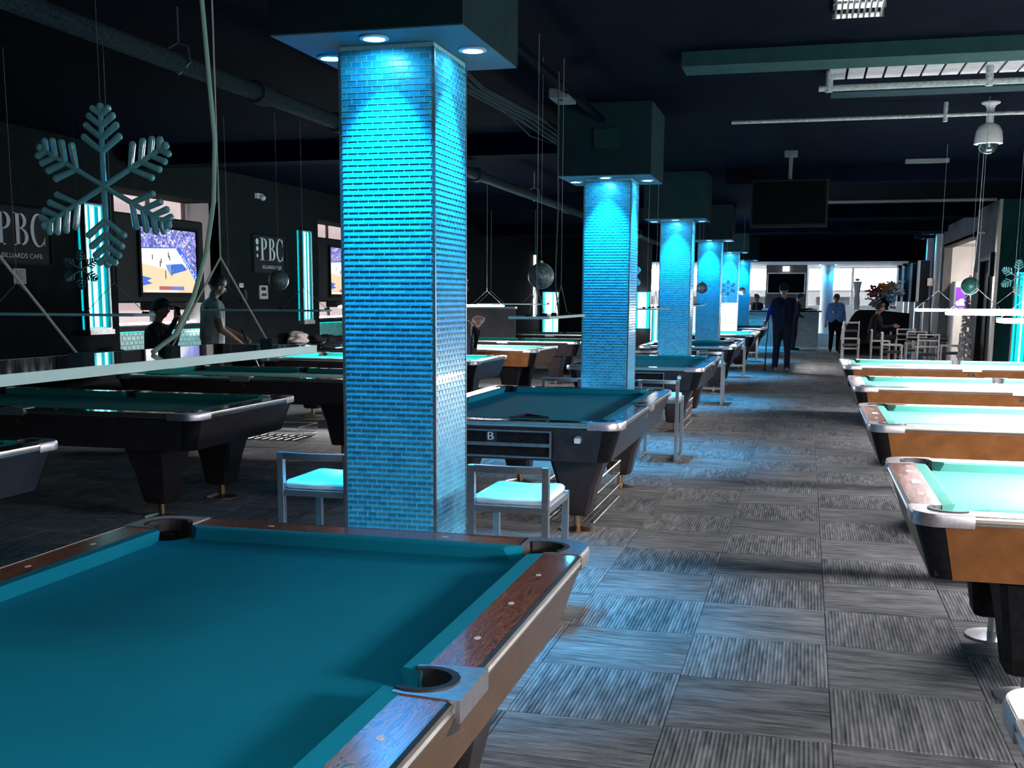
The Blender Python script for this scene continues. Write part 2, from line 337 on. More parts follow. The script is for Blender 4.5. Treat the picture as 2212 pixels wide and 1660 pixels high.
# left wall with three TV niches
niches = [(6.65, 9.3), (12.85, 15.5), (19.1, 21.75), (25.3, 27.95)]
mb = MB(); y = -6
for a, b in niches:
    mb.box(WL - .15, WL, y, a, 0, CEIL); mb.box(WL - .15, WL, a, b, 2.96, CEIL); mb.box(WL - .15, WL, a, b, 0, .62); y = b
mb.box(WL - .15, WL, y, 40.2, 0, CEIL)
struct(mb.build('wall_left', M['wall_dark']))
# far-left dark wall facing the hall
struct(MB().box(WL - .2, -5.45, 36.9, 37.0, 0, CEIL).build('wall_back_left', M['wall_dark']))
struct(MB().box(-5.45, -4.85, 36.9, 37.0, 0, CEIL).build('wall_back_left_pale', M['wall_grey']))
# window wall at the far end
WY = 44.0
mb = MB(); mb.box(-9.4, 3.6, WY, WY + .2, 0, 1.32); mb.box(-9.4, -6.6, WY, WY + .2, 1.32, 2.9); mb.box(3.2, 3.6, WY, WY + .2, 1.32, 2.9)
struct(mb.build('wall_back', M['wall_white']))
wins = [(-6.6, -4.4), (-4.4, -2.2), (-2.2, 0.0), (0.0, 1.6), (1.6, 3.2)]
for k, (a, b) in enumerate(wins):
    w = struct(MB().box(a, b, WY - .03, WY + .0, 1.30, 1.36).build('window_%d' % (k + 1), M['white_plastic']))
    for x0, x1, z0, z1 in [(a, a + .05, 1.36, 2.75), (b - .05, b, 1.36, 2.75), (a + .05, b - .05, 2.70, 2.75), (a + .05, b - .05, 1.86, 1.91)]:
        MB().box(x0, x1, WY, WY + .06, z0, z1).build('window_frame', M['white_plastic'], w)
    for z0, z1 in ((1.36, 1.86), (1.91, 2.70)):
        MB().box(a + .05, b - .05, WY + .02, WY + .03, z0, z1).build('pane', M['glass'], w)
# street beyond the windows
struct(MB().box(-40, 40, 45.2, 80, -0.3, -0.1).build('street', M['asphalt']))
fb = thing('street_building', 'low grey building across the street behind the far windows', 'building', (0, 62, -.1))
MB().box(-26, 26, 0, 6, 0, 2.15).build('facade', M['asphalt'], fb)
for k in range(14):
    MB().box(-24 + k * 3.5, -22 + k * 3.5, -.08, .02, .9, 1.8).build('window', M['screen_off'], fb)

# ---------------------------------------------------------------- tiled columns
TW, TH = 0.0522, 0.0277
CX0, CX1 = -2.19, -1.72
tile_full = MB().loft([[(-.0245, 0, -.0121), (.0245, 0, -.0121), (.0245, 0, .0121), (-.0245, 0, .0121)], [(-.0239, -.0042, -.0115), (.0239, -.0042, -.0115), (.0239, -.0006, .0115), (-.0239, -.0006, .0115)]]).mesh('tile', M['tile'])
def tile_geo(mb, c, ux, nrm, hw, hh=.0121, t=.0024, tilt=.0018, bev=.0006):
    c = Vector(c); uz = Vector((0, 0, 1))
    r0 = [c - ux * hw - uz * hh, c + ux * hw - uz * hh, c + ux * hw + uz * hh, c - ux * hw + uz * hh]
    hw2, hh2 = hw - bev, hh - bev; q = c + nrm * t; k_ = nrm * tilt
    r1 = [q + k_ - ux * hw2 - uz * hh2, q + k_ + ux * hw2 - uz * hh2, q - k_ + ux * hw2 + uz * hh2, q - k_ - ux * hw2 + uz * hh2]
    o = len(mb.v); mb.v += [tuple(p) for p in r0 + r1]
    fs = [(0, 1, 5, 4), (1, 2, 6, 5), (2, 3, 7, 6), (3, 0, 4, 7), (4, 5, 6, 7)]
    mb.f += [tuple(i + o for i in f) for f in fs]; mb.mi += [0] * 5
def col_tiles(depth, skip=()):
    mb, gr = MB(), MB(); rows = 98; pos = []
    W = CX1 - CX0
    for fi, (org, ux, nrm, width) in enumerate([(Vector((-W / 2, 0, 0)), Vector((1, 0, 0)), Vector((0, -1, 0)), W),
                                               (Vector((W / 2, 0, 0)), Vector((0, 1, 0)), Vector((1, 0, 0)), depth),
                                               (Vector((W / 2, depth, 0)), Vector((-1, 0, 0)), Vector((0, 1, 0)), W),
                                               (Vector((-W / 2, depth, 0)), Vector((0, -1, 0)), Vector((-1, 0, 0)), depth)]):
        for r in range(rows):
            z = .03 + TH * (r + .5); x = .008 if r % 2 else .008 - TW / 2
            tile_geo(gr, org + ux * (width / 2) + Vector((0, 0, z - TH / 2)), ux, nrm, width / 2 - .006, .0018, .0040, 0, .0003)
            while x < width - .006:
                a = max(x, .008); b = min(x + TW, width - .008)
                if b - a > .012:
                    key = (fi, r, round(x, 4))
                    c = org + ux * ((a + b) / 2) + Vector((0, 0, z))
                    hw = (b - a) / 2 - .0016
                    if key in skip: pos.append((c, key))
                    else: tile_geo(mb, c, ux, nrm, hw)
                    if b < width - .01: tile_geo(gr, org + ux * b + Vector((0, 0, z)), ux, nrm, .0018, .0121, .0036, 0, .0003)
                x += TW
    return mb, pos, gr
def fourkeys():
    ks = []; W = CX1 - CX0
    for r in range(98):
        x = .008 if r % 2 else .008 - TW / 2
        while x < W - .006:
            if x >= .0079 and x + TW <= W - .0079: ks.append((abs(.03 + TH * (r + .5) - 1.45), (0, r, round(x, 4))))
            x += TW
    ks.sort(); return set(k for _, k in ks[:296])
DEPTH = .51
near_skip = fourkeys()
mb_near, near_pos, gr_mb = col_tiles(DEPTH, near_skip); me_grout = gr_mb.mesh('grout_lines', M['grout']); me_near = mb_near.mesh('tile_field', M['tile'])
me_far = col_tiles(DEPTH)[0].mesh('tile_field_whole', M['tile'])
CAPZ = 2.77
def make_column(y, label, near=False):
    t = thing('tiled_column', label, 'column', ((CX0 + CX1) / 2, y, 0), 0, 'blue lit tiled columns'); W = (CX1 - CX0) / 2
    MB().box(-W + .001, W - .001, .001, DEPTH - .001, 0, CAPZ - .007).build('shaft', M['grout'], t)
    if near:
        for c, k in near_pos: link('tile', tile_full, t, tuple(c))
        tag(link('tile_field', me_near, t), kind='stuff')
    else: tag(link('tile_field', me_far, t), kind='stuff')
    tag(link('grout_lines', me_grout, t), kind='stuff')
    for sx, sy in ((-1, 0), (1, 0), (1, 1), (-1, 1)):
        MB().box(sx * W - .006, sx * W + .006, sy * DEPTH - .006, sy * DEPTH + .006, .0, CAPZ - .03).build('corner_trim', M['steel'], t)
    # square soffit box above with four recessed spots
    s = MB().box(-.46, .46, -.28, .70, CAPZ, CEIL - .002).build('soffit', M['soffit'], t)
    MB().box(-.455, .455, -.275, .695, CAPZ - .006, CAPZ).build('soffit_bounce_plate', M['soffit_bounce'], s)  # thin plate added to carry the painted bounce light
    for sx, sy in ((0.0, -.15), (.365, .2), (-.365, .2), (0.0, .61)):
        ring = MB().lathe([(.045, 0), (.066, -.001), (.068, -.009), (.050, -.012), (.045, -.004)], 24, (sx, sy, CAPZ - .006), cap=False).build('spot_ring', M['spot_ring'], t, 40)
        MB().lathe([(.046, -.0045), (.03, -.0065), (.001, -.007)], 20, (sx, sy, CAPZ - .006), cap=True).build('spot_lens', M['spot_lens'], ring, 40)
        ld = bpy.data.lights.new('spot_bulb', 'SPOT'); ld.energy = SPOT_W; ld.color = BLUE; ld.spot_size = math.radians(74); ld.spot_blend = 1.0; ld.shadow_soft_size = .045
        lo = bpy.data.objects.new('spot_bulb', ld); col.objects.link(lo); lo.parent = ring; lo.location = (sx, sy, CAPZ - .034)
    return t
COLY = [5.21 + 6.2 * k for k in range(6)]
CLAB = ['large blue-lit tiled column in the foreground beside the white stools', 'second blue-lit tiled column, behind the hanging glitter ball lamp table',
        'third blue-lit tiled column from the camera', 'fourth blue-lit tiled column from the camera', 'fifth blue-lit tiled column, beside the white lit panel', 'farthest blue-lit tiled column by the reception counter']
for k, y in enumerate(COLY): make_column(y, CLAB[k], near=(k == 0))

# ---------------------------------------------------------------- pool tables
HL, HW, TOP = 1.45, .81, .80
def corner_pts(sx, sy):   # corner casting outline in the +x +y quadrant
    o = [(.688, 1.235)] + [(.805, 1.235)] + arc(.705, 1.345, .10, 0, 90, 6) + [(.595, 1.445), (.595, 1.328)]
    inn = arc(.672, 1.302, .086, 128, -38, 10)
    return o + inn
def quad(pts, sx, sy):
    p = [(x * sx, y * sy) for x, y in pts]
    return p if sx * sy > 0 else p[::-1]
def make_table(style, name_label):
    rail_m, apron_m = {'near': (M['rosewood'], M['apron_umber']), 'row': (M['rail_dark'], M['apron_dark']), 'left': (M['rail_dark'], M['apron_dark']), 'right': (M['rail_brown'], M['apron_brown'])}[style]
    t = thing('pool_table', name_label, 'pool table'); felt_m = {'right': M['felt_overlit'], 'left': M['felt_left']}.get(style, M['felt'])
    # slate bed with pocket cut-outs
    bed = []
    bed += arc(.672, 1.302, .069, -45, -135, 6)[0:0]
    def cpk(cx, cy, a0, a1): return arc(cx, cy, .069, a0, a1, 8)
    bed += [(-.690, .075)] + arc(-.712, 0, .062, 65, -65, 6) + [(-.690, -.075)]
    bed += [(-.690, -1.235)] + cpk(-.672, -1.302, 105, -15) + [(-.605, -1.322)]
    bed += [(.605, -1.322)] + cpk(.672, -1.302, 195, 75) + [(.690, -1.235)]
    bed += [(.690, -.075)] + arc(.712, 0, .062, 245, 115, 6) + [(.690, .075)]
    bed += [(.690, 1.235)] + cpk(.672, 1.302, 285, 165) + [(.605, 1.322)]
    bed += [(-.605, 1.322)] + cpk(-.672, 1.302, 15, -105) + [(-.690, 1.235)]
    MB().prism(bed, .715, .757).build('cloth_bed', felt_m, t)
    # cushions
    def cushion(kind, s, q):
        rings = []
        prof = [(.690, .800), (.645, .8035), (.636, .797), (.655, .757), (.690, .757)]
        if kind == 'L':
            for end in (0, 1):
                ring = []
                for x, z in prof:
                    f = (x - .636) / .054
                    yv = (.064 - .012 * f) if end == 0 else (1.182 + .052 * f)
                    ring.append((x * s, yv * q, z))
                rings.append(ring)
        else:
            for end in (0, 1):
                ring = []
                for x, z in prof:
                    f = (x - .636) / .054; xv = (.547 + .052 * f) * (1 if end else -1)
                    ring.append((xv, (x + .635) * s, z))
                rings.append(ring)
        mb = MB(); mb.loft(rings); return mb
    for s in (1, -1):
        for q in (1, -1): cushion('L', s, q).build('cushion', felt_m, t)
        cushion('S', s, 1).build('cushion', felt_m, t)
    # wood rail tops
    for s in (1, -1):
        for q in (1, -1):
            y0, y1 = sorted((.092 * q, 1.232 * q)); x0, x1 = sorted((.690 * s, .800 * s))
            MB().box(x0, x1, y0, y1, .757, TOP).build('rail', rail_m, t)
            for k in (1, 2, 3):
                yy = q * (1.27 * k / 4); e = [(.738 * s + .008 * math.cos(a), yy + .013 * math.sin(a)) for a in [2 * PI * i / 10 for i in range(10)]]
                MB().prism(e, TOP, TOP + .0006).build('sight', M['pearl'], t)
        y0, y1 = sorted((1.325 * s, 1.440 * s))
        MB().box(-.592, .592, y0, y1, .757, TOP).build('rail', rail_m, t)
        for k in (-1, 1):
            e = [(k * .318 + .013 * math.cos(a), 1.378 * s + .008 * math.sin(a)) for a in [2 * PI * i / 10 for i in range(10)]]
            MB().prism(e, TOP, TOP + .0006).build('sight', M['pearl'], t)
        if style != 'right': continue
        # maker's plate on the end rail
        pl = MB().box(-.045, .045, 1.352 * s - .0, 1.352 * s + .035 * s, TOP, TOP + .001) if s > 0 else MB().box(-.045, .045, 1.352 * s + .035 * s, 1.352 * s, TOP, TOP + .001)
        pl = pl.build('name_plate', M['pearl'], t)
        for k in range(3): MB().box(-.03, .03, 1.36 * s + .009 * k * s - .0015, 1.36 * s + .009 * k * s + .0015, TOP + .001, TOP + .0014).build('plate_line', M['steel'], pl)
    # castings, liners, cups
    for sx in (1, -1):
        for sy in (1, -1):
            MB().prism(quad(corner_pts(1, 1), sx, sy), .765, TOP + .003).build('corner_casting', M['cast'], t, 50)
            lin = arc(.672, 1.302, .086, -42, 132, 12) + arc(.672, 1.302, .068, 132, -42, 12)
            MB().prism(quad(lin, sx, sy), .70, TOP + .006).build('pocket_liner', M['rubber'], t, 40)
            MB().lathe([(.070, .714), (.050, .66), (.001, .65)], 16, (.672 * sx, 1.302 * sy, 0), cap=False).build('pocket', M['pocket'], t)
        sidec = [(.672, -.086), (.700, -.094), (.815, -.105), (.815, .105), (.700, .094), (.672, .086)] + arc(.712, 0, .078, 118, -118, 10)
        MB().prism([(x * sx, y) for x, y in (sidec if sx > 0 else sidec[::-1])], .765, TOP + .003).build('side_casting', M['cast'], t, 50)
        lin = arc(.712, 0, .079, -120, 120, 12) + arc(.712, 0, .061, 120, -120, 12)
        MB().prism([(x * sx, y) for x, y in (lin if sx > 0 else lin[::-1])], .70, TOP + .006).build('pocket_liner', M['rubber'], t, 40)
        MB().lathe([(.063, .714), (.035, .67), (.001, .665)], 16, (.712 * sx, 0, 0), cap=False).build('pocket', M['pocket'], t)
        MB().box(*sorted((.8152 * sx, .824 * sx)), -.105, .105, .755, TOP + .0032).build('side_casting_lip', M['cast'], t)
    # bright metal trim round the rail
    prof = [(0, .764), (.008, .766), (.011, .776), (.006, .781), (.006, .786), (.011, .790), (.010, .798), (0, .801)]
    for s in (1, -1):
        for q in (1, -1):
            MB().loft([[(s * (.800 + a), y * q, z) for a, z in prof] for y in (.105, 1.232)]).build('rail_trim', M['trim'], t, 30)
        MB().loft([[(x, s * (1.440 + a), z) for a, z in prof] for x in (-.592, .592)]).build('rail_trim', M['trim'], t, 30)
        for sy in (1, -1):
            rings = []
            for (px_, py_) in [(.805, 1.232)] + arc(.705, 1.345, .10, 0, 90, 8) + [(.592, 1.445)]:
                d = Vector((px_ - .66, py_ - 1.30)); d.normalize()
                if py_ <= 1.233: d = Vector((1, 0))
                if px_ <= .593: d = Vector((0, 1))
                rings.append([(s * (px_ + d.x * a * .9), sy * (py_ + d.y * a * .9), z) for a, z in [(0, .752), (.007, .754), (.009, .79), (.004, .802), (-.004, .802)]])
            MB().loft(rings).build('corner_rim', M['cast'], t, 50)
    # aprons lean inwards, black rounded corners
    ZT, ZB, IN = .764, .535, .075
    for s in (1, -1):
        MB().loft([[(s * .797, -1.335, ZT), (s * .797, 1.335, ZT), (s * .775, 1.335, ZT), (s * .775, -1.335, ZT)],
                   [(s * (.797 - IN), -1.285, ZB), (s * (.797 - IN), 1.285, ZB), (s * (.775 - IN), 1.285, ZB), (s * (.775 - IN), -1.285, ZB)]]).build('apron', apron_m, t)
        MB().loft([[(-.695, s * 1.437, ZT), (.695, s * 1.437, ZT), (.695, s * 1.415, ZT), (-.695, s * 1.415, ZT)],
                   [(-.645, s * (1.437 - IN), ZB), (.645, s * (1.437 - IN), ZB), (.645, s * (1.415 - IN), ZB), (-.645, s * (1.415 - IN), ZB)]]).build('apron', apron_m, t)
        for sy in (1, -1):
            top = arc(.697, 1.337, .10, 0, 90, 6) + [(.66, 1.30)]; bot = arc(.648, 1.288, .074, 0, 90, 6) + [(.62, 1.26)]
            MB().loft([[(x * s, y * sy, ZT) for x, y in top], [(x * s, y * sy, ZB) for x, y in bot]]).build('apron_corner', M['black'], t, 50)
    MB().box(-.71, .71, -1.35, 1.35, .545, .70).build('frame', M['black'], t)
    # legs and feet
    for sx in (1, -1):
        for sy in (1, -1):
            cx, cy = .44 * sx, .94 * sy
            rings = []
            for z, wx, wy, ox in [(.545, .20, .17, .02), (.33, .13, .13, .01), (.125, .095, .10, 0), (.115, .085, .09, 0)]:
                x0, x1, y0, y1 = cx - wx + ox * sx, cx + wx + ox * sx, cy - wy, cy + wy; e = .025
                rings.append([(x0 + e, y0, z), (x1 - e, y0, z), (x1, y0 + e, z), (x1, y1 - e, z), (x1 - e, y1, z), (x0 + e, y1, z), (x0, y1 - e, z), (x0, y0 + e, z)])
            MB().loft(rings).build('leg', M['apron_dark'] if style != 'right' else M['black'], t, 40)
            MB().lathe([(.125, 0), (.125, .008), (.06, .022), (.026, .03), (.024, .118)], 20, (cx, cy, 0)).build('foot', M['brass'] if style != 'right' else M['chrome'], t, 40)
    if style != 'right':
        # ball box and score dial under the end rail
        fr = MB().box(-.42, .36, -1.436, -1.40, .56, .735).build('ball_box', M['black'], t)
        for z in (.565, .640, .65, .735): MB().box(-.42, .36, -1.452, -1.436, z - .006, z + .006).build('box_edge', M['steel'], fr)
        MB().box(.348, .36, -1.452, -1.436, .56, .735).build('box_edge', M['steel'], fr)
        lg = MB().box(-.08, -.005, -1.446, -1.438, .655, .727).build('box_badge', M['rubber'], fr)
        lb = MB()
        for p in [ring_poly(.26, .76, .27, .24, .14, .15, -PI / 2, PI / 2), ring_poly(.26, .27, .33, .27, .19, .17, -PI / 2, PI / 2), [(.0, 0), (.12, 0), (.12, 1), (.0, 1)], [(.0, 0), (.27, 0), (.27, .1), (.0, .1)], [(.0, .44), (.27, .44), (.27, .54), (.0, .54)], [(.0, .9), (.27, .9), (.27, 1), (.0, 1)]]:
            lb.add([(-.066 + u * .07, -1.4465, .672 + v * .05) for u, v in p], [tuple(range(len(p)))])
        lb.build('badge_letter', M['pearl'], lg)
        d = MB().lathe([(.03, 0), (.03, .012), (.024, .02)], 16).build('score_dial', M['chrome'], t, 40); d.rotation_euler = (PI / 2, 0, 0); d.location = (.53, -1.425, .69)
        MB().box(-.02, .02, -.022, .01, .018, .024).build('dial_window', M['white_plastic'], d)
    return t
XT = -1.15 - HW + .03
GT, GR, GL = 'pool tables between the tiled columns', 'lit pool tables along the right', 'dim pool tables along the left wall'
t0 = make_table('near', 'pool table in the near foreground with swirled rosewood rails and unlit teal cloth')
t0.location = (-.64 - HW, 3.6 - HL, 0); t0['group'] = GT
t1 = make_table('row', 'pool table just behind the big foreground column, black ball box facing the camera')
t1.location = (-1.10 - HW, 8.53, 0); t1['group'] = GT
dup(t1, (-1.10 - HW, 14.6, 0), 0, 'pool table just behind the second tiled column, dark rails', GT)
dup(t1, (-1.10 - HW, 20.6, 0), 0, 'pool table just behind the third tiled column, dark rails', GT)
dup(t1, (-1.06 - HW, 27.3, 0), 0, 'pool table near the man in the dark vest, brightly lit cloth', GT)
dup(t1, (-1.04 - HW, 33.2, 0), 0, 'farthest pool table of the column row, before the counter', GT)
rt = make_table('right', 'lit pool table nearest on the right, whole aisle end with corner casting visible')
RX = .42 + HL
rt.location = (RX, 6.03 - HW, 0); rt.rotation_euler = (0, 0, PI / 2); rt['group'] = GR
dup(rt, (RX, 2.46 - HW, 0), PI / 2, 'pool table cut off at the lower right edge, only a pale corner showing', GR)
dup(rt, (RX, 9.15 - HW, 0), PI / 2, 'second whole lit pool table on the right, cloth glaring white', GR)
dup(rt, (RX + .03, 12.45 - HW, 0), PI / 2, 'third lit pool table on the right, side pocket on its far rail', GR)
dup(rt, (RX + .04, 15.9 - HW, 0), PI / 2, 'farthest lit pool table on the right, in front of the silver dining chairs', GR)
LX = -3.95 - HL
LLAB = ['dark pool table at the left edge, only one rail corner showing', 'dark pool table behind the foreground lamp, pale streak on its rail', 'dark pool table in front of the standing man at the left', 'pool table with an orange ball, right of the foreground column', 'brightly lit pool table at the left beyond the bending person', 'dark pool table behind the lit one at the left', 'farthest dark pool table at the left, between second and third columns']
lt = make_table('left', LLAB[0]); lt.location = (LX, 5.40 - HW, 0); lt.rotation_euler = (0, 0, -PI / 2); lt['group'] = GL
for k, yf in enumerate([5.40, 8.42, 11.8, 15.22, 18.55, 21.95, 26.0]):
    if k: dup(rt if k == 4 else lt, (LX, yf - HW, 0), PI / 2 if k == 4 else -PI / 2, LLAB[k], GL)

# ---------------------------------------------------------------- billiard lamps
def make_lamp(lit, name_label, length=1.36, width=.30):
    t = thing('billiard_lamp', name_label, 'lamp')       # local length along Y, slab at z = 0
    h, w = length / 2, width / 2
    if lit:
        MB().rbox(-w, w, -h, h, -.012, .012, .004).build('diffuser', M['lamp_glow'], t)
        MB().box(-w + .02, w - .02, -h + .02, h - .02, .012, .02).build('cover', M['white_plastic'], t)
    else:
        MB().box(-w + .004, w - .004, -h + .004, h - .004, -.010, .010).build('slab', M['acrylic_top'], t)
        for s in (1, -1):
            MB().box(*sorted((s * w, s * (w - .004))), -h, h, -.010, .0102).build('edge_strip', M['acrylic_edge'], t)
            MB().box(-w, w, *sorted((s * h, s * (h - .004))), -.010, .0102).build('edge_strip', M['acrylic_edge'], t)
    for s in (1, -1):
        ay = s * .43; MB().box(-.018, .018, ay - .28, ay - .24, .010, .026).build('clip', M['soffit'], t); MB().box(-.018, .018, ay + .24, ay + .28, .010, .026).build('clip', M['soffit'], t)
        mb = MB()
        for e in (-.26, .26): mb.tube([(0, ay + e, .012), (0, ay, .24)], .0028, 5)
        mb.tube([(0, ay, .24), (0, ay, CEIL - 1.46)], .0022, 5)
        mb.build('rope', M['rope'], t)
    return t
lamp_off = make_lamp(False, 'unlit glass lamp slab hanging over the near pool table, pale front edge')
lamp_off.location = (-1.45, 2.22, 1.45)
G1 = 'hanging billiard lamps'
lamp_off['group'] = G1
dup(lamp_off, (-1.91, 8.6, 1.45), 0, 'unlit lamp slab under the glitter ball, over the second column-row table', G1)
dup(lamp_off, (-1.91, 14.6, 1.46), 0, 'unlit dark lamp slab hanging before the third column', G1)
dup(lamp_off, (-1.91, 20.6, 1.47), 0, 'unlit lamp slab hanging before the fourth column', G1)
for k, y in enumerate([4.6, 7.62, 11.0]):
    if k: dup(lamp_off, (LX - .1, y, 1.45), PI / 2, ['', 'unlit lamp slab in front of the tall light panel at the left', 'unlit lamp slab before the second cyan light panel', 'unlit lamp slab hanging right of the foreground column'][k], G1)
dup(lamp_off, (LX, 21.1, 1.47), PI / 2, 'unlit lamp slab above the dark table beyond the lit one', G1)
lamp_on = make_lamp(True, 'lit white lamp bar over the second right table')
lamp_on.location = (1.95, 8.34, 1.45); lamp_on.rotation_euler = (0, 0, PI / 2); lamp_on['group'] = G1
dup(lamp_on, (1.95, 1.65, 1.45), PI / 2, 'lit lamp bar over the table cut off at the lower right', G1)
dup(lamp_on, (1.95, 5.22, 1.45), PI / 2, 'lit lamp bar over the nearest whole right table', G1)
dup(lamp_on, (1.98, 11.64, 1.46), PI / 2, 'lower of the two glowing white lamp bars at the right', G1)
dup(lamp_on, (2.0, 15.1, 1.46), PI / 2, 'upper of the two glowing white lamp bars at the right', G1)
dup(lamp_on, (LX, 14.42, 1.46), PI / 2, 'lit lamp bar over the table with the orange ball', G1)
dup(lamp_on, (LX, 17.74, 1.46), PI / 2, 'lit lamp bar over the bright table at the left', G1)
dup(lamp_on, (-1.87, 27.3, 1.46), 0, 'lit lamp bar beside the man in the dark vest', G1)
cord = MB().tube([(-1.45, 2.58, 3.44), (-1.45, 2.59, 2.6), (-1.45, 2.60, 2.3), (-1.45, 2.64, 1.98), (-1.45, 2.625, 1.83), (-1.45, 2.58, 1.70), (-1.45, 2.51, 1.59), (-1.45, 2.42, 1.50), (-1.45, 2.32, 1.464)], .006, 8).build('power_cord', M['cord_green'], smooth=60)
tag(cord, 'pale green power cord curving down to the near lamp slab', 'cord')
cord2 = MB().tube([(-1.9, 8.8, 3.3), (-1.9, 8.8, 2.6), (-1.9, 8.83, 2.3), (-1.9, 8.77, 1.9), (-1.9, 8.76, 1.70), (-1.9, 8.9, 1.462)], .006, 6).build('power_cord', M['cord_dark'], smooth=60)
tag(cord2, 'grey wavy cord dropping from a ceiling box to the glitter ball lamp', 'cord')

# ---------------------------------------------------------------- low-back stools
def make_stool(label):
    t = thing('low_back_stool', label, 'stool', group='white stools beside the columns')
    w, y0, y1, q = .20, 0, .50, .034
    for s in (1, -1):
        MB().rbox(*sorted((s * w, s * (w - q))), y0, y0 + q, 0, .80, .002).build('leg', M['chrome'], t)
        MB().rbox(*sorted((s * w, s * (w - q))), y1 - q, y1, 0, .615, .002).build('leg', M['chrome'], t)
        MB().box(*sorted((s * w, s * (w - q))), y0 + q, y1 - q, .575, .605).build('seat_rail', M['chrome'], t)
        MB().box(*sorted((s * w, s * (w - q))), y0 + q, y1 - q, .012, .036).build('floor_rail', M['chrome'], t)
    MB().box(-w + q, w - q, y0, y0 + q, .575, .605).build('seat_rail', M['chrome'], t)
    MB().box(-w + q, w - q, y1 - q, y1, .575, .605).build('seat_rail', M['chrome'], t)
    MB().loft([[(x, y0 + .0 - .018 * (1 - (x / .17) ** 2), z), (x, y0 + q - .018 * (1 - (x / .17) ** 2), z), (x, y0 + q - .018 * (1 - (x / .17) ** 2), z + q), (x, y0 - .018 * (1 - (x / .17) ** 2), z + q)]
               for x, z in [(-.166 + .332 * k / 8, .766) for k in range(9)]]).build('back_rail', M['chrome'], t, 40)
    MB().box(-w + q, w - q, y1 - q, y1, .20, .228).build('foot_rest', M['chrome'], t)
    rings = []
    for z, i in ((.606, .006), (.615, -.002), (.635, -.004), (.648, .006), (.652, .03)):
        rings.append([(x * (.178 - i), y0 + .265 + y * (.225 - i), z - (.006 if z > .63 and abs(y) > .9 and abs(x) < .5 else 0)) for x, y in [(-1, -.9), (-.9, -1), (0, -1), (.9, -1), (1, -.9), (1, .9), (.9, 1), (0, 1), (-.9, 1), (-1, .9)]])
    MB().loft(rings).build('seat_cushion', M['cushion_white'], t, 50)
    return t
st = make_stool('white-seated chrome stool right of the foreground column')
st.location = (-1.335, 5.14, 0)
dup(st, (-2.40, 5.27, 0), 0, 'white-seated chrome stool left of the foreground column, half hidden')
for k, nm in enumerate(['second', 'third', 'fourth', 'fifth']):
    y = 5.14 + 6.2 * (k + 1) - .25
    dup(st, (-1.36, y, 0), .0, 'chrome stool on the aisle side of the %s column' % nm)
    if k < 2: dup(st, (-2.33, y, 0), 0, 'chrome stool on the left side of the %s column' % nm)

# ---------------------------------------------------------------- left wall fittings
def light_panel(label, y0, y1, z0, z1, nr=9):
    t = thing('wall_light_panel', label, 'wall light', (WL, y0, z0), 0, 'cyan wall light panels'); w, h = y1 - y0, z1 - z0
    MB().box(0, .03, 0, w, 0, h).build('back_panel', M['cyan_glow'], t)
    for a, b, c, d in [(0, .018, 0, h), (w - .018, w, 0, h), (.018, w - .018, 0, .02), (.018, w - .018, h - .02, h)]:
        MB().box(0, .10, a, b, c, d).build('frame', M['steel'], t)
    MB().box(-.002, .12, -.02, w + .02, -.06, 0).build('shelf', M['steel'], t)
    for k in range(nr):
        yc = .03 + (w - .06) * (k + .5) / nr
        r = .010 + .006 * ((k * 7) % 3) / 2; bright = k in (1, 3, 4, 7)
        MB().tube([(.055, yc, .03), (.055, yc, h - .03)], r, 8).build('light_rod', M['cyan_rod'] if bright else M['cyan_rod_dim'], t, 60)
    return t
light_panel('tall cyan light panel behind the big snowflake, left wall', 12.08, 12.55, 1.18, 2.70)
light_panel('tall cyan light panel right of the small letter sign', 18.22, 18.62, 1.18, 2.72)
light_panel('cyan light panel on the left wall, out beyond the left edge', 5.9, 6.35, 1.18, 2.7)
# far light panels on the dark end wall
def far_panel(label, x0, x1, z0, z1, yy, rods):
    t = thing('light_tower', label, 'wall light', (x0, yy, z0), 0, 'cyan light towers at the far end'); w, h = x1 - x0, z1 - z0
    MB().box(0, w, -.04, 0, 0, h).build('back_panel', M['cyan_glow'], t)
    MB().box(-.03, 0, -.08, 0, 0, h).build('frame', M['steel'], t); MB().box(w, w + .03, -.08, 0, 0, h).build('frame', M['steel'], t)
    for a, r in rods: MB().tube([(w * a, -.07, .02), (w * a, -.07, h - .02)], r, 8).build('light_rod', M['white_glow'], t, 60)
    return t
far_panel('wide cyan light tower behind the glitter ball lamp', -8.40, -7.88, .47, 1.78, 36.9, [(.38, .12), (.85, .07)])
far_panel('single cyan light tube above the glitter ball lamp', -8.49, -8.41, 1.05, 2.95, 35.9, [(.5, .045)])
far_panel('cyan light tower between second and third columns', -5.30, -4.88, .62, 1.79, 36.9, [(.45, .13)])
far_panel('cyan light panel close beside the third column', -4.76, -4.44, .0, 1.25, 36.9, [(.3, .03), (.75, .04)])
wb = thing('white_light_stand', 'glaring white lit display panel beside the fifth column', 'display', (-1.9, 29.25, 0))
MB().box(-.23, .23, 0, .12, .75, 1.46).build('lit_face', M['white_glow'], wb)
MB().box(-.25, .25, .02, .14, 0, .75).build('stand_base', M['wall_grey'], wb)
MB().box(-.25, .25, -.01, .14, 1.46, 1.49).build('top_cap', M['steel'], wb)

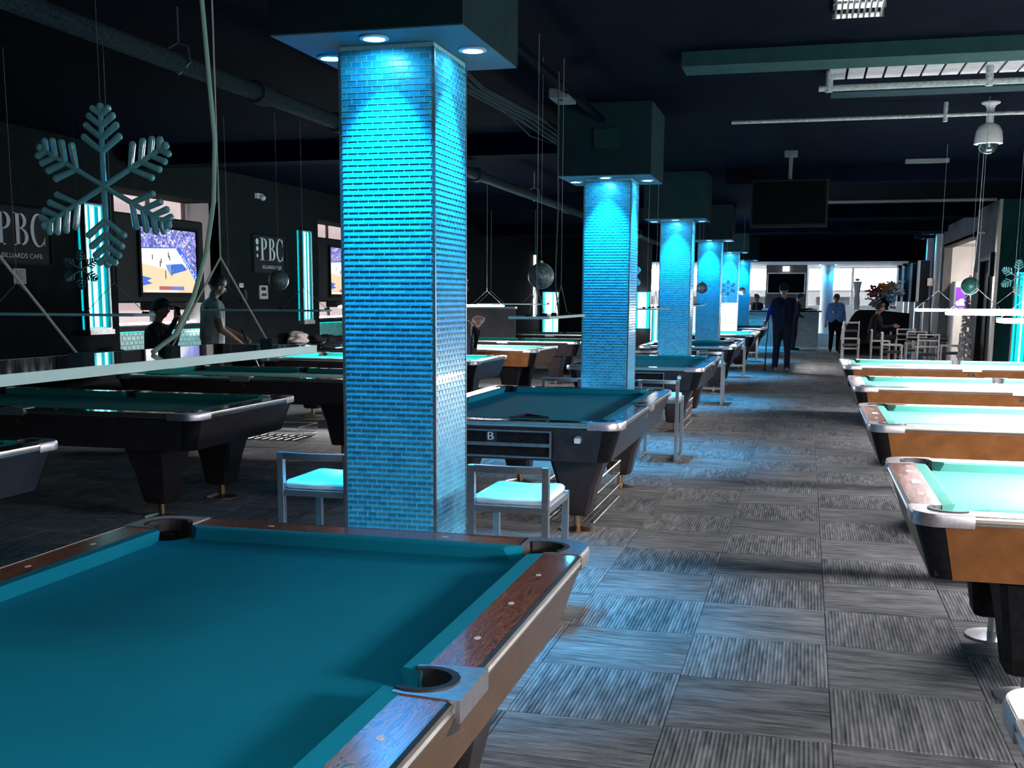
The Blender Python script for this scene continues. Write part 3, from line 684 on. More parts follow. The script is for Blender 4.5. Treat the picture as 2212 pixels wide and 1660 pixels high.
# TV niches
def screen_mat(name, c, s=1.0): return glow(name, c, s)
S_court = screen_mat('court_tan', (0.85, 0.60, 0.36), .9); S_white = screen_mat('court_glare', (1.0, 0.93, 0.86), .95)
S_blue = screen_mat('court_blue', (0.02, 0.12, 0.60), .8); S_text = screen_mat('screen_white', (0.9, 0.92, 1.0), .9)
S_red = screen_mat('score_red', (0.5, 0.08, 0.08), .8); S_dark = screen_mat('player_dark', (0.12, 0.06, 0.05), .3)
def crowd_mat():
    mt = mat('crowd_picture', (0.2, 0.2, 0.5), 0.4)
    g = N(mt, 'ShaderNodeNewGeometry'); v = N(mt, 'ShaderNodeTexVoronoi', Scale=42.0); L(mt, g.outputs['Position'], v.inputs['Vector'])
    s = N(mt, 'ShaderNodeSeparateColor'); L(mt, v.outputs['Color'], s.inputs[0])
    r = ramp(mt, [(0.0, (0.02, 0.02, 0.12)), (0.35, (0.10, 0.07, 0.6)), (0.6, (0.45, 0.4, 0.9)), (0.85, (0.95, 0.93, 1.0))]); r.color_ramp.interpolation = 'CONSTANT'
    L(mt, s.outputs[0], r.inputs[0]); L(mt, r.outputs[0], bsdf(mt).inputs['Emission Color']); bsdf(mt).inputs['Emission Strength'].default_value = .85
    return mt
S_crowd = crowd_mat()
def text_mesh(txt, size, bold=False):
    cu = bpy.data.curves.new('txt', 'FONT'); cu.body = txt; cu.size = size; cu.align_x = 'CENTER'; cu.align_y = 'CENTER'; cu.resolution_u = 3
    o = bpy.data.objects.new('txt', cu); col.objects.link(o)
    bpy.context.view_layer.update(); dg = bpy.context.evaluated_depsgraph_get()
    me = bpy.data.meshes.new_from_object(o.evaluated_get(dg)); bpy.data.objects.remove(o); bpy.data.curves.remove(cu); return me
def text_obj(name, txt, size, material, parent, mtx):
    me = text_mesh(txt, size); me.transform(mtx); me.materials.clear(); me.materials.append(material); return link(name, me, parent)
WALL_TXT = Matrix(((0, 0, 1, 0), (1, 0, 0, 0), (0, 1, 0, 0), (0, 0, 0, 1)))   # local x -> +Y, y -> +Z, z -> +X
def make_tv(label, y0, yw, y1):
    t = thing('niche_television', label, 'television', (WL - .35, y0, 0), 0, 'televisions in the wall niches')
    # black cabinet
    MB().rbox(0, .30, .06, y1 - y0 - .36, 1.50, 2.66, .02).build('cabinet', M['black'], t)
    sy0, sy1, sz0, sz1 = .62, 2.06, 1.64, 2.50
    for a, b, c, d in [(sy0 - .05, sy0, sz0 - .06, sz1 + .04), (sy1, sy1 + .05, sz0 - .06, sz1 + .04), (sy0, sy1, sz0 - .06, sz0), (sy0, sy1, sz1, sz1 + .04)]:
        MB().box(.30, .325, a, b, c, d).build('bezel', M['screen_off'], t)
    W, H = sy1 - sy0, sz1 - sz0
    def P(u, v): return (.302, sy0 + u * W, sz1 - v * H)
    sc = MB().box(.2995, .3015, sy0, sy1, sz0, sz1).build('screen', S_crowd, t)
    def poly(name, pts, material, off):
        mb = MB(); a = [(.302 + off, *P(u, v)[1:]) for u, v in pts]; mb.add(a, [tuple(range(len(a)))]); return mb.build(name, material, sc)
    poly('court', [(0, 1), (1, 1), (1, .86), (.62, .29), (0, .33)], S_court, .001)
    poly('court_glare', [(0, .33), (.62, .29), (.80, .55), (.4, .62), (0, .55)], S_white, .0014)
    poly('sideline', [(.62, .29), (1, .86), (1, .70), (.70, .28)], S_blue, .0016)
    poly('far_line', [(0, .33), (.62, .29), (.62, .275), (0, .31)], S_blue, .0016)
    poly('key', [(.42, .56), (.73, .53), (.82, .63), (.50, .72)], S_blue, .0018)
    poly('key_light', [(.42, .56), (.52, .55), (.56, .66), (.50, .72)], screen_mat('key_pale', (0.15, 0.3, 0.75), .8), .002)
    poly('logo_star', [(0, .74), (.18, .78), (.10, .82), (.19, .86), (.0, .90)], S_blue, .0018)
    poly('score_red', [(.30, .90), (.50, .90), (.50, .96), (.30, .96)], S_red, .0022)
    poly('score_blue', [(.50, .90), (.75, .90), (.75, .96), (.50, .96)], screen_mat('score_navy', (0.12, 0.16, 0.45), .8), .0022)
    poly('ticker', [(.08, .965), (.62, .965), (.62, .99), (.08, .99)], S_text, .0022)
    for u, v, s in [(.20, .45, .04), (.33, .55, .05), (.48, .40, .05), (.42, .72, .07), (.53, .66, .08), (.35, .50, .04), (.50, .45, .04)]:
        poly('player', [(u - .008, v - s), (u + .008, v - s), (u + .012, v + s * .4), (u + .006, v + s), (u - .008, v + s)], S_dark, .0026)
    mx = Matrix.Translation(Vector((.3045, *P(.845, .585)[1:]))) @ WALL_TXT @ Matrix.Rotation(-math.radians(40), 4, 'Z')
    text_obj('court_lettering', 'KENTUCKY', .10, S_text, sc, mx)
    MB().box(.08, .28, sy0 + .3, sy1 - .3, 1.40, 1.50).build('stand', M['black'], t)
    return t
def niche(k, y0, y1, lab):
    t = tag(thing('wall_niche', lab, 'niche', (0, 0, 0), 0, 'backlit wall niches'))
    xb = WL - .55
    MB().box(xb - .03, xb, y0, y1, 1.22, 2.96).build('backlit_panel', M['pink_glow'], t)
    MB().box(xb, WL - .15, y0 - .03, y0, .62, 2.96).build('jamb', M['wall_dark'], t)
    MB().box(xb, WL, y1, y1 + .03, .62, 2.96).build('jamb', M['wall_white'], t)
    MB().box(xb, WL - .15, y0, y1, 2.96, 2.99).build('head', M['wall_dark'], t)
    for f in (.24, .62, .98): MB().box(xb + .001, xb + .03, y0 + (y1 - y0) * f - .06, y0 + (y1 - y0) * f + .02, 1.22, 2.96).build('mullion', M['mullion_soft'], t)
    MB().box(xb, WL - .02, y0, y1, 1.13, 1.19).build('ledge', M['black'], t)
    MB().box(WL - .20, WL - .18, y0, y1, .62, 1.12).build('tile_backing', M['tile_teal'], t)
    mb = MB(); tw, th = .105, .062; r = 0; z = .63
    while z + th < 1.13:
        y = y0 - (tw / 2 if r % 2 else 0)
        while y < y1:
            a, b = max(y, y0), min(y + tw, y1)
            if b - a > .02: tile_geo(mb, (WL - .18, (a + b) / 2, z + th / 2), Vector((0, 1, 0)), Vector((1, 0, 0)), (b - a) / 2 - .003, th / 2 - .003, .006, .0015, .002)
            y += tw
        z += th; r += 1
    tag(mb.build('tile_band', M['tile_teal'], t), kind='stuff')
    # strip lamp under the ledge washes the tiles
    MB().box(WL - .10, WL - .06, y0 + .1, y1 - .1, 1.115, 1.13).build('strip_lamp', glow('cyan_strip', (0.0, 0.75, 0.70), 1.1), t)
    return t
NLAB = ['', 'backlit wall niche behind the big television at the left', 'backlit wall niche partly hidden by the foreground column', '']
for k, (a, b) in enumerate(niches):
    if k in (1, 2):
        niche(k, a, b, NLAB[k])
        make_tv(['', 'television showing a basketball game, behind the hanging snowflake', 'television showing basketball, half hidden by the foreground column'][k], a, b - a, b)
    else:
        struct(MB().box(WL - .15, WL - .05, a, b, .62, 2.96).build('wall_left_infill', M['wall_dark']))

# letter signs, hand-drawn serif letters
def letter(ch):
    P = []
    stem = [(.10, 0), (.24, 0), (.24, 1), (.10, 1)]; ser = lambda y: [(0, y), (.34, y), (.34, y + .035), (0, y + .035)]
    if ch in 'PB': P += [stem, ser(0), [(0, .965), (.34, .965), (.34, 1), (0, 1)]]
    if ch == 'P': P += [ring_poly(.26, .735, .30, .265, .16, .225, -PI / 2, PI / 2), [(.2, .47), (.27, .47), (.27, .51), (.2, .51)], [(.2, .96), (.27, .96), (.27, 1), (.2, 1)]]
    if ch == 'B': P += [ring_poly(.26, .76, .27, .24, .14, .20, -PI / 2, PI / 2), ring_poly(.26, .27, .33, .27, .19, .23, -PI / 2, PI / 2), [(.2, .505), (.27, .505), (.27, .545), (.2, .545)], [(.2, 0), (.27, 0), (.27, .04), (.2, .04)], [(.2, .96), (.27, .96), (.27, 1), (.2, 1)]]
    if ch == 'C': P += [ring_poly(.32, .5, .32, .52, .21, .475, math.radians(42), math.radians(318), .03, 24), [(.54, .66), (.575, .66), (.575, 1.0), (.55, 1.0)], [(.55, 0.02), (.575, .02), (.575, .30), (.545, .26)]]
    return P
def wall_letters(txt, parent, x, y0, z0, h, gap):
    for ch in txt:
        mb = MB(); mx = 0
        for p in letter(ch):
            q = [(y0 + u * h * 1.18, z0 + v * h) for u, v in p]; mx = max(mx, max(u for u, v in p))
            mb.add([(x, a, b) for a, b in q] + [(x + .006, a, b) for a, b in q],
                   [tuple(range(len(q), 2 * len(q)))] + [(i, (i + 1) % len(q), (i + 1) % len(q) + len(q), i + len(q)) for i in range(len(q))])
        mb.build('letter_' + ch.lower(), M['sign_letter'], parent); y0 += mx * h * 1.18 + gap
def make_sign(label, y0, y1, z0, z1, balls):
    t = thing('letter_sign', label, 'sign', (0, 0, 0), 0, 'black wall signs with serif letters')
    MB().box(WL, WL + .03, y0, y1, z0, z1).build('board', M['sign'], t)
    for a, b, c, d in [(y0 - .02, y0, z0 - .02, z1 + .02), (y1, y1 + .02, z0 - .02, z1 + .02), (y0, y1, z1, z1 + .02), (y0, y1, z0 - .02, z0)]:
        MB().box(WL, WL + .045, a, b, c, d).build('frame', M['soffit'], t)
    h = (z1 - z0); W = y1 - y0
    ys = y1 - .10 - .81; wall_letters('PBC', t, WL + .031, ys, z0 + h * .32, .36, .04)
    if balls:
        for k in range(3):
            b = MB().lathe([(.05 - .01 * k, 0), (.05 - .01 * k, .004), (.001, .005)], 16).build('ball_mark', M['sign_letter'], t); b.rotation_euler = (0, PI / 2, 0); b.location = (WL + .031, ys - .10, z0 + h * (.85 - .20 * k))
    text_obj('small_lettering', 'BILLIARDS CAFE', .075, M['sign_letter'], t, Matrix.Translation((WL + .034, y1 - .5, z0 + h * .13)) @ WALL_TXT @ Matrix.Diagonal((1.3, 1, 1, 1)))
    return t
make_sign('large black letter sign cut off at the left edge', 10.30, 11.50, 1.95, 2.55, True)
make_sign('small black letter sign between niche and second light panel', 16.55, 17.68, 1.99, 2.54, True)
# small wall fittings
nt = tag(MB().box(WL, WL + .004, 10.87, 11.08, 1.72, 1.89).build('paper_notice', M['paper']), 'small white paper notice below the large sign', 'notice')
for k in range(6): MB().box(WL + .004, WL + .005, 10.90, 11.05 - .02 * (k % 3), 1.86 - .022 * k, 1.866 - .022 * k).build('print_line', M['rubber'], nt)
sw = thing('switch_plate', 'white switch plate beside the standing man\'s head', 'switch', (WL, 16.09, 1.73)); MB().rbox(0, .012, 0, .13, 0, .065, .003).build('plate', M['white_plastic'], sw)
for k in range(3): MB().box(.012, .02, .02 + .035 * k, .04 + .035 * k, .02, .045).build('rocker', M['paper'], sw)
ph = thing('wall_phone', 'grey wall telephone handset beside the standing man', 'telephone', (WL, 16.11, 1.5))
MB().rbox(0, .05, 0, .13, 0, .20, .01).build('cradle', M['soffit'], ph); MB().tube([(.07, .03, .18), (.09, .03, .14), (.09, .03, .06), (.07, .03, .02)], [.022, .016, .016, .022], 8).build('handset', M['wall_grey'], ph, 60)
tp = thing('control_panel', 'pale control panel under the small letter sign', 'panel', (WL, 16.74, 1.55)); MB().rbox(0, .03, 0, .28, 0, .22, .006).build('housing', M['paper'], tp); MB().box(.03, .032, .04, .2, .14, .19).build('display', M['screen_off'], tp)
for k in range(3): MB().box(.03, .036, .05 + .06 * k, .09 + .06 * k, .05, .09).build('button', M['soffit'], tp)
em = thing('emergency_light', 'small round emergency light high on the left wall', 'light', (WL, 16.8, 3.11))
MB().box(0, .05, -.1, .1, .02, .10).build('housing', M['white_plastic'], em); MB().ball((.09, 0, .03), .055, 12, (.8, 1, .8)).build('lens', M['white_plastic'], em, 60)

# ---------------------------------------------------------------- snowflakes, glitter balls
def snowflake_mesh(R, r, flat=.6):
    mb = MB()
    for k in range(6):
        a = PI / 2 + k * PI / 3; d = Vector((math.cos(a), 0, math.sin(a))); p = Vector((-d.z, 0, d.x))
        mb.tube([d * .0, d * R * .55, d * R * .97], [r, r * 1.0, r * .9], 6)
        mb.ball(tuple(d * R * .97), r * 1.5, 8)
        for q, l in ((.42, .30), (.585, .255), (.735, .20), (.87, .13)):
            for s in (1, -1):
                e = d * (R * q) + (d * .62 + p * s * .78) * R * l
                mb.tube([d * (R * q), e], [r * 1.0, r * 1.25], 6); mb.ball(tuple(e), r * 1.3, 8)
    return mb
def snowflake(label, loc, R, material, rz=0, wire=True, r=None):
    t = thing('snowflake', label, 'snowflake', loc, rz, 'hanging snowflakes')
    snowflake_mesh(R, r or R * .036).build('flake', material, t, 60)
    if wire: MB().tube([(0, 0, R), (0, 0, CEIL - loc[2])], .0015, 4).build('thread', M['cord_dark'], t)
    return t
snowflake('large clear acrylic snowflake hanging at the upper left', (-2.35, 3.5, 1.965), .272, M['flake'], .12)
snowflake('small snowflake in front of the left cyan light panel', (-7.73, 11.0, 1.875), .215, M['flake_dark'], .2)
snowflake('teal snowflake against the green wall at the right edge', (2.78, 17.0, 1.90), .235, M['flake'], 0)
snowflake('dark snowflake beside the third column', (-2.75, 18.0, 1.93), .24, M['flake_dark'], .3)
snowflake('small dark snowflake before the fourth column', (-1.66, 25.4, 1.82), .165, M['flake_dark'], 0)
snowflake('tiny snowflake hanging in the far window, right of the round column', (1.75, 40.5, 2.28), .16, M['flake_dark'], 0)
snowflake('tiny teal snowflake hanging in the far window near the round column', (1.1, 41.5, 2.22), .10, M['flake'], 0)
snowflake('small silver snowflake ornament turned edge-on, left of the glitter ball', (-4.0, 13.2, 1.74), .12, M['flake_dark'], 1.2)
def glitter_ball(label, loc, R, material):
    t = thing('glitter_ball', label, 'ball', loc, 0, 'hanging glitter balls')
    MB().ball((0, 0, 0), R, 28).build('ball', material, t, 60); MB().lathe([(.016, R - .004), (.016, R + .014), (.006, R + .02)], 10).build('cap', M['steel'], t, 50)
    MB().tube([(0, 0, R), (0, 0, CEIL - loc[2])], .0016, 4).build('thread', M['rope'], t)
glitter_ball('large grey glitter ball above the unlit lamp slab', (-2.07, 9.0, 1.765), .105, M['glitter'])
glitter_ball('dim glitter ball left of the second light panel', (-5.35, 11.0, 1.76), .105, M['glitter'])
glitter_ball('grey glitter ball in front of the fourth column', (-1.75, 20.0, 1.77), .095, M['glitter'])
glitter_ball('small grey glitter ball in front of the fifth column', (-1.45, 27.2, 1.76), .085, M['glitter'])
glitter_ball('green glitter ball hanging before the lit alcove at the right', (1.79, 14.0, 1.745), .10, M['glitter_green'])

# ---------------------------------------------------------------- ceiling services
pipe = thing('ceiling_pipe', 'thick dusty black pipe running the length of the left ceiling', 'pipe', (0, 0, 0))
MB().tube([(-4.03, -2, 3.1), (-4.03, 36.9, 3.1)], .062, 14).build('pipe_run', M['pipe'], pipe, 60)
for y in (3.2, 8.05, 9.55, 13.9, 19.5, 25.0): MB().lathe([(.062, -.09), (.085, -.085), (.088, -.03), (.078, 0), (.088, .03), (.085, .085), (.062, .09)], 14, cap=False).build('coupling', M['pipe'], pipe, 40).matrix_local = Matrix.Translation((-4.03, y, 3.1)) @ Matrix.Rotation(PI / 2, 4, 'X')
for y in (6.9, 12.2, 17, 22, 28):
    MB().tube([(-4.03, y, CEIL), (-4.03, y, 3.23), (-3.96, y, 3.20), (-3.95, y, 3.10), (-4.03, y, 3.03), (-4.11, y, 3.10), (-4.10, y, 3.20), (-4.03, y, 3.23)], .008, 6).build('hanger', M['steel'], pipe)
# duct beam, lit deck strip, pipe and conduit above the right-hand tables
bm = tag(MB().box(-1.0, 6.1, 9.05, 9.42, 3.34, 3.448).build('ceiling_beam', M['beam']), 'greenish ceiling beam across the upper right', 'beam')
dk = thing('ceiling_deck', 'pale ribbed ceiling deck strip lit from below, upper right', 'ceiling panel', (0, 0, 0))
for k in range(34):
    MB().box(.10 + .148 * k, .10 + .148 * k + .128, 9.50, 10.35, 3.425, 3.445).build('deck_panel', M['deck'], dk)
sp = thing('sprinkler_pipe', 'grey pipe with bright top below the lit ceiling strip', 'pipe', (0, 0, 0))
MB().tube([(.02, 10.02, 3.30), (6.1, 10.02, 3.30)], .024, 10).build('pipe_run', M['conduit'], sp, 60)
for x in (.10, 1.32, 2.6): MB().tube([(x, 10.02, 3.27), (x, 10.02, 3.44)], .03, 8).build('riser', M['conduit'], sp, 60)
tl = thing('tube_light', 'thin tube light tray lying above the grey pipe at upper right', 'light', (0, 0, 0))
MB().box(.12, 6.0, 10.06, 10.34, 3.27, 3.285).build('tray', M['soffit'], tl)
MB().tube([(.25, 10.25, 3.302), (5.9, 10.25, 3.302)], .012, 8).build('tube', glow('dim_tube', (1.0, 0.97, 1.0), 7), tl, 60)
cd = thing('conduit_pipe', 'long pale conduit crossing below the ceiling at the right', 'pipe', (0, 0, 0))
MB().tube([(-.8, 11.9, 3.33), (6.1, 11.9, 3.33)], .018, 10).build('pipe_run', M['conduit'], cd, 60)
for x in (1.2, 3.0): MB().tube([(x, 11.9, 3.27), (x, 11.9, CEIL)], .022, 8).build('bracket', M['conduit'], cd, 60)
cd = tag(MB().tube([(.28, 23.0, 3.42), (3.3, 23.0, 3.42)], .03, 8).build('conduit_pipe', M['conduit'], smooth=60), 'short pale conduit beyond the hanging monitor', 'pipe')
cd = tag(MB().tube([(-1.2, 31.0, 3.40), (3.3, 31.0, 3.40)], .03, 8).build('conduit_pipe', M['conduit'], smooth=60), 'far pale conduit line just above the window bay header', 'pipe')
for k, (y, x0, x1) in enumerate([(17.0, -1.2, 5.5), (24.5, -1.2, 3.2), (29.5, -8.4, 3.2), (13.0, -8.4, -2.6), (21, -8.4, -2.6)]):
    tag(MB().box(x0, x1, y, y + .35, 3.22, 3.448).build('ceiling_beam', M['ceiling']), ['dark ceiling beam behind the dome camera', 'dark ceiling beam before the dining area', 'farthest dark ceiling beam', 'dark ceiling beam above the left television', 'dark ceiling beam above the second niche'][k], 'beam')
ct = thing('cable_tray', 'bundle of black cables and a tray along the ceiling by the columns', 'cable tray', (0, 0, 0))
MB().box(-2.00, -1.94, 7.4, 11.1, 3.26, 3.30).build('tray', M['ceiling'], ct)
for k in range(4):
    x = -2.75 + .07 * k; MB().tube([(x, 6.8 + .2 * k, 3.34), (x - .02, 9, 3.27 - .01 * k), (x, 11, 3.30), (x + .03, 13.4, 3.26)], .02, 6).build('cable', M['pipe'], ct, 60)
MB().tube([(-2.62, 9.3, 3.26), (-2.55, 10.6, 3.08), (-2.6, 12.4, 3.20)], .008, 5).build('loose_wire', M['pipe'], ct, 60)
jb = thing('junction_box', 'pale blue junction box on the ceiling above the glitter ball', 'box', (-2.06, 9.6, 3.27)); MB().rbox(-.08, .08, -.09, .28, -.04, .04, .006).build('housing', M['wall_grey'], jb)
MB().lathe([(.02, 0), (.02, .01)], 10, (0, 0, -.05)).build('knockout', M['black'], jb)
jp = tag(MB().box(-2.05, -1.80, 11.1, 11.13, 3.02, 3.20).build('junction_plate', M['beam']), 'flat grey plate hanging before the second column', 'plate')
# dome camera
dc = thing('dome_camera', 'white dome security camera on a ceiling pole at the upper right', 'camera', (1.61, 12.0, CEIL))
MB().lathe([(.085, .0), (.085, -.012), (.05, -.03), (.035, -.06), (.035, -.20)], 20).build('mount', M['white_plastic'], dc, 40)
MB().lathe([(.035, -.19), (.09, -.22), (.118, -.27), (.128, -.35), (.130, -.385), (.095, -.39)], 24).build('housing', M['white_plastic'], dc, 40)
MB().lathe([(.092, -.388), (.088, -.42), (.066, -.455), (.035, -.475), (.001, -.48)], 24).build('dome', M['smoke_dome'], dc, 60)
MB().tube([(-.03, .02, -.48), (-.035, .02, -1.2), (-.05, .02, -1.55)], .003, 5).build('wire', M['rope'], dc)
# hanging monitor
hm = thing('hanging_monitor', 'black monitor hanging from the ceiling over the aisle', 'monitor', (-.27, 15.3, 0))
MB().rbox(-.48, .48, -.04, .05, 2.50, 3.10, .01).build('housing', M['black'], hm); MB().box(-.45, .45, -.046, -.04, 2.54, 3.07).build('screen', M['screen_off'], hm)
MB().tube([(0, 0, 3.10), (0, 0, 3.38)], .025, 10).build('pole', M['wall_grey'], hm, 60); MB().box(-.08, .08, -.08, .08, 3.38, 3.449).build('ceiling_plate', M['wall_grey'], hm)
# louvred fluorescent fixture
lf = thing('louvre_light', 'lit louvred fluorescent ceiling fixture at the upper right', 'light', (.08, 7.55, CEIL))
MB().box(0, .32, 0, .52, -.015, -.001).build('housing', M['soffit'], lf)
for k in range(2): MB().box(.02, .30, .10 + .18 * k, .17 + .18 * k, -.020, -.016).build('tube', M['tube_glow'], lf)
for k in range(9): MB().box(.035 * k + .014, .035 * k + .026, .02, .50, -.05, -.022).build('louvre', M['steel'], lf)
for y in (0, .25, .5): MB().box(0, .32, y, y + .012, -.05, -.022).build('louvre', M['steel'], lf)
# enlarged copies added out of view as fill for aisle and near table
for k, (x, y) in enumerate([(1.2, -2.2), (-1.2, -1.3), (3.7, 1.0), (3.9, 5.5)]):
    dup(lf, (x, y, CEIL), 0, ['added unseen fill fixture behind the viewpoint on the right', 'added unseen fill fixture behind the viewpoint, above the near table', 'added unseen fill fixture above the right wall, beside the viewpoint', 'added unseen fill fixture above the right wall, out of frame'][k]).scale = (4.2, 2.6, 1)
fp = tag(MB().box(1.2, 1.75, 16.5, 16.62, 3.40, 3.449).build('ceiling_panel_light', M['wall_grey']), 'small unlit grey ceiling panel beyond the dome camera', 'ceiling panel')

# ---------------------------------------------------------------- wire baskets under the tables
def basket(label, loc, rz, lx=.34, ly=1.15, h=.30):
    t = thing('wire_basket', label, 'basket', loc, rz, 'wire baskets under the tables')
    for z, r in ((.012, .004), (h * .35, .004), (h * .68, .004)):
        MB().tube([(0, 0, z), (lx, 0, z), (lx, ly, z), (0, ly, z), (0, 0, z)], r, 5).build('hoop', M['steel'], t)
    MB().tube([(0, 0, h), (lx, 0, h), (lx, ly, h), (0, ly, h), (0, 0, h)], .009, 6).build('rim', M['trim'], t)
    mb = MB()
    for k in range(24):
        y = ly * k / 23; mb.tube([(lx, y, h), (lx, y, .012), (0, y, .012), (0, y, h)], .0018, 4)
    for k in range(1, 8):
        x = lx * k / 8; mb.tube([(x, 0, h), (x, 0, .012), (x, ly, .012), (x, ly, h)], .0018, 4)
    tag(mb.build('wire_mesh', M['steel'], t), kind='stuff')
    return t
basket('wire basket under the table behind the foreground column', (-1.72, 7.72, .01), 0)
basket('wire basket under the third column-row table', (-1.72, 13.75, .01), 0)
basket('wire basket on the floor under a dark table left of the foreground column', (-6.05, 11.35, .01), 0, .72, .5, .16)

# ---------------------------------------------------------------- right wall and far end
for y0, y1, zt, lab in [(23.85, 25.15, 2.42, 'near'), (32.55, 33.8, 2.46, 'far')]:
    n = 1 if lab == 'near' else 2
    d = struct(MB().box(3.46, 3.56, y0 + .07, y1 - .07, .0, zt - .07).build('door_%d' % n, M['soffit']))
    MB().box(3.37, 3.6, y0, y0 + .07, 0, zt).build('door_frame', M['black'], d); MB().box(3.37, 3.6, y1 - .07, y1, 0, zt).build('door_frame', M['black'], d); MB().box(3.37, 3.6, y0 + .07, y1 - .07, zt - .07, zt).build('door_frame', M['black'], d)
    MB().tube([(3.44, y0 + .16, .95), (3.40, y0 + .16, .97), (3.40, y0 + .16, 1.3), (3.44, y0 + .16, 1.32)], .012, 6).build('door_handle', M['chrome'], d)
    MB().box(3.455, 3.46, y0 + .2, y1 - .2, .3, zt - .3).build('door_glass', M['screen_off'], d)
# lit alcove
struct(MB().box(4.9, 5.0, 26.0, 32.1, 0, 2.95).build('wall_alcove_back', M['wall_white']))
struct(MB().box(3.6, 5.0, 31.9, 32.1, 0, 2.95).build('wall_alcove_end', M['wall_white']))
struct(MB().box(3.6, 5.0, 26.0, 26.2, 0, 2.95).build('wall_alcove_side', M['wall_white']))
struct(MB().box(3.4, 5.0, 26.0, 32.1, 2.95, 3.0).build('ceiling_alcove', M['wall_white']))
al = tag(thing('alcove_light', 'ceiling lamp inside the lit alcove at the right', 'light', (4.3, 29.5, 2.93)))
MB().lathe([(.16, 0), (.16, -.03), (.12, -.06), (.001, -.065)], 20).build('diffuser', glow('warm_alcove_lamp', (1.0, .86, .74), 420), al, 50)
vm = thing('vending_machine', 'vending machine with a purple picture in the lit alcove', 'vending machine', (3.62, 31.1, 0))
MB().rbox(0, .40, 0, .75, 0, 2.05, .02).build('cabinet', M['white_plastic'], vm)
pp = MB().box(.03, .37, -.012, 0, 1.40, 1.90).build('picture', glow('purple_picture', (0.16, 0.03, 0.6), .9), vm)
for x, z, r in ((.10, 1.50, .06), (.18, 1.54, .075), (.28, 1.51, .065)): MB().lathe([(r, 0), (.001, .001)], 18).build('cloud', glow('cloud_white', (0.95, 0.92, 1), .9), pp, 50).matrix_local = Matrix.Translation((x, -.014, z)) @ Matrix.Rotation(PI / 2, 4, 'X')
MB().box(.06, .33, -.016, -.013, 1.44, 1.50).build('cloud_base', glow('cloud_base', (0.95, 0.92, 1), .9), pp)
oc = thing('orange_cabinet', 'orange wooden cabinet glowing in the lit alcove', 'cabinet', (4.06, 31.2, 0))
MB().rbox(0, .42, 0, .6, 0, 2.0, .015).build('body', grainy(mat('orange_wood', (0.6, 0.28, 0.1), .4), (.5, .22, .07), (.7, .34, .13), 6), oc)
for k in range(2): MB().box(.02 + .2 * k, .20 + .2 * k, -.012, 0, .05, 1.95).build('door', grainy(mat('orange_door', (0.65, 0.32, 0.13), .4), (.55, .26, .1), (.72, .38, .16), 6), oc)
# white feather tree by the near door
def tree(label, loc, h, w, material, n=260):
    t = thing('tinsel_tree', label, 'tree', loc); mb = MB(); rnd = random.Random(3)
    for k in range(n):
        z = h * (.08 + .92 * k / n); r = w * (1 - .75 * k / n) * rnd.uniform(.5, 1); a = rnd.uniform(0, 2 * PI)
        e = Vector((r * math.cos(a), r * math.sin(a), z - .05)); p = Vector((-math.sin(a), math.cos(a), 0)) * .035
        mb.add([Vector((0, 0, z)) - p * .4, Vector((0, 0, z)) + p * .4, e + p, e + Vector((0, 0, .05)), e - p], [(0, 1, 2, 3, 4)])
    tag(mb.build('needles', material, t), kind='stuff'); MB().tube([(0, 0, 0), (0, 0, h)], .015, 6).build('trunk', M['steel'], t); MB().lathe([(.14, 0), (.12, .06), (.02, .08)], 12).build('stand', M['white_plastic'], t)
tree('white tinsel tree standing in front of the right-hand door', (3.12, 24.6, 0), 1.85, .18, M['white_plastic'])
wc = thing('wall_camera', 'small dark camera on a bracket above the right-hand door', 'camera', (3.4, 24.9, 2.92)); MB().box(-.16, 0, -.02, .02, -.02, .02).build('bracket', M['steel'], wc); MB().tube([(-.14, .10, 0), (-.20, -.12, -.05)], .045, 10).build('body', M['black'], wc, 50)
pn = thing('wall_monitor', 'narrow black monitor beside the green wall corner', 'monitor', (3.4, 23.6, 2.03)); MB().box(-.06, 0, -.08, .12, 0, .46).build('housing', M['black'], pn); MB().box(-.064, -.06, -.07, .11, .02, .44).build('screen', M['screen_off'], pn)
nb = thing('wall_notice', 'small white notice between alcove and right-hand door', 'notice', (3.4, 25.5, 1.75)); MB().box(-.012, 0, 0, .30, 0, .40).build('sheet', M['paper'], nb); MB().box(-.014, -.012, .09, .20, .1, .28).build('print', M['black'], nb)
# teal light panel at the right edge on the green wall
t = thing('wall_light_panel', 'cyan light panel on the green wall at the right edge', 'wall light', (3.76, 23.28, .3), 0, 'cyan wall light panels')
MB().box(0, .5, -.05, 0, 0, 1.8).build('back_panel', M['cyan_glow'], t); MB().box(-.03, 0, -.09, 0, 0, 1.8).build('frame', M['steel'], t); MB().box(.5, .53, -.09, 0, 0, 1.8).build('frame', M['steel'], t)
for k in range(5): MB().tube([(.06 + .09 * k, -.07, .02), (.06 + .09 * k, -.07, 1.78)], .016, 8).build('light_rod', M['cyan_rod'] if k % 2 else M['cyan_rod_dim'], t, 60)
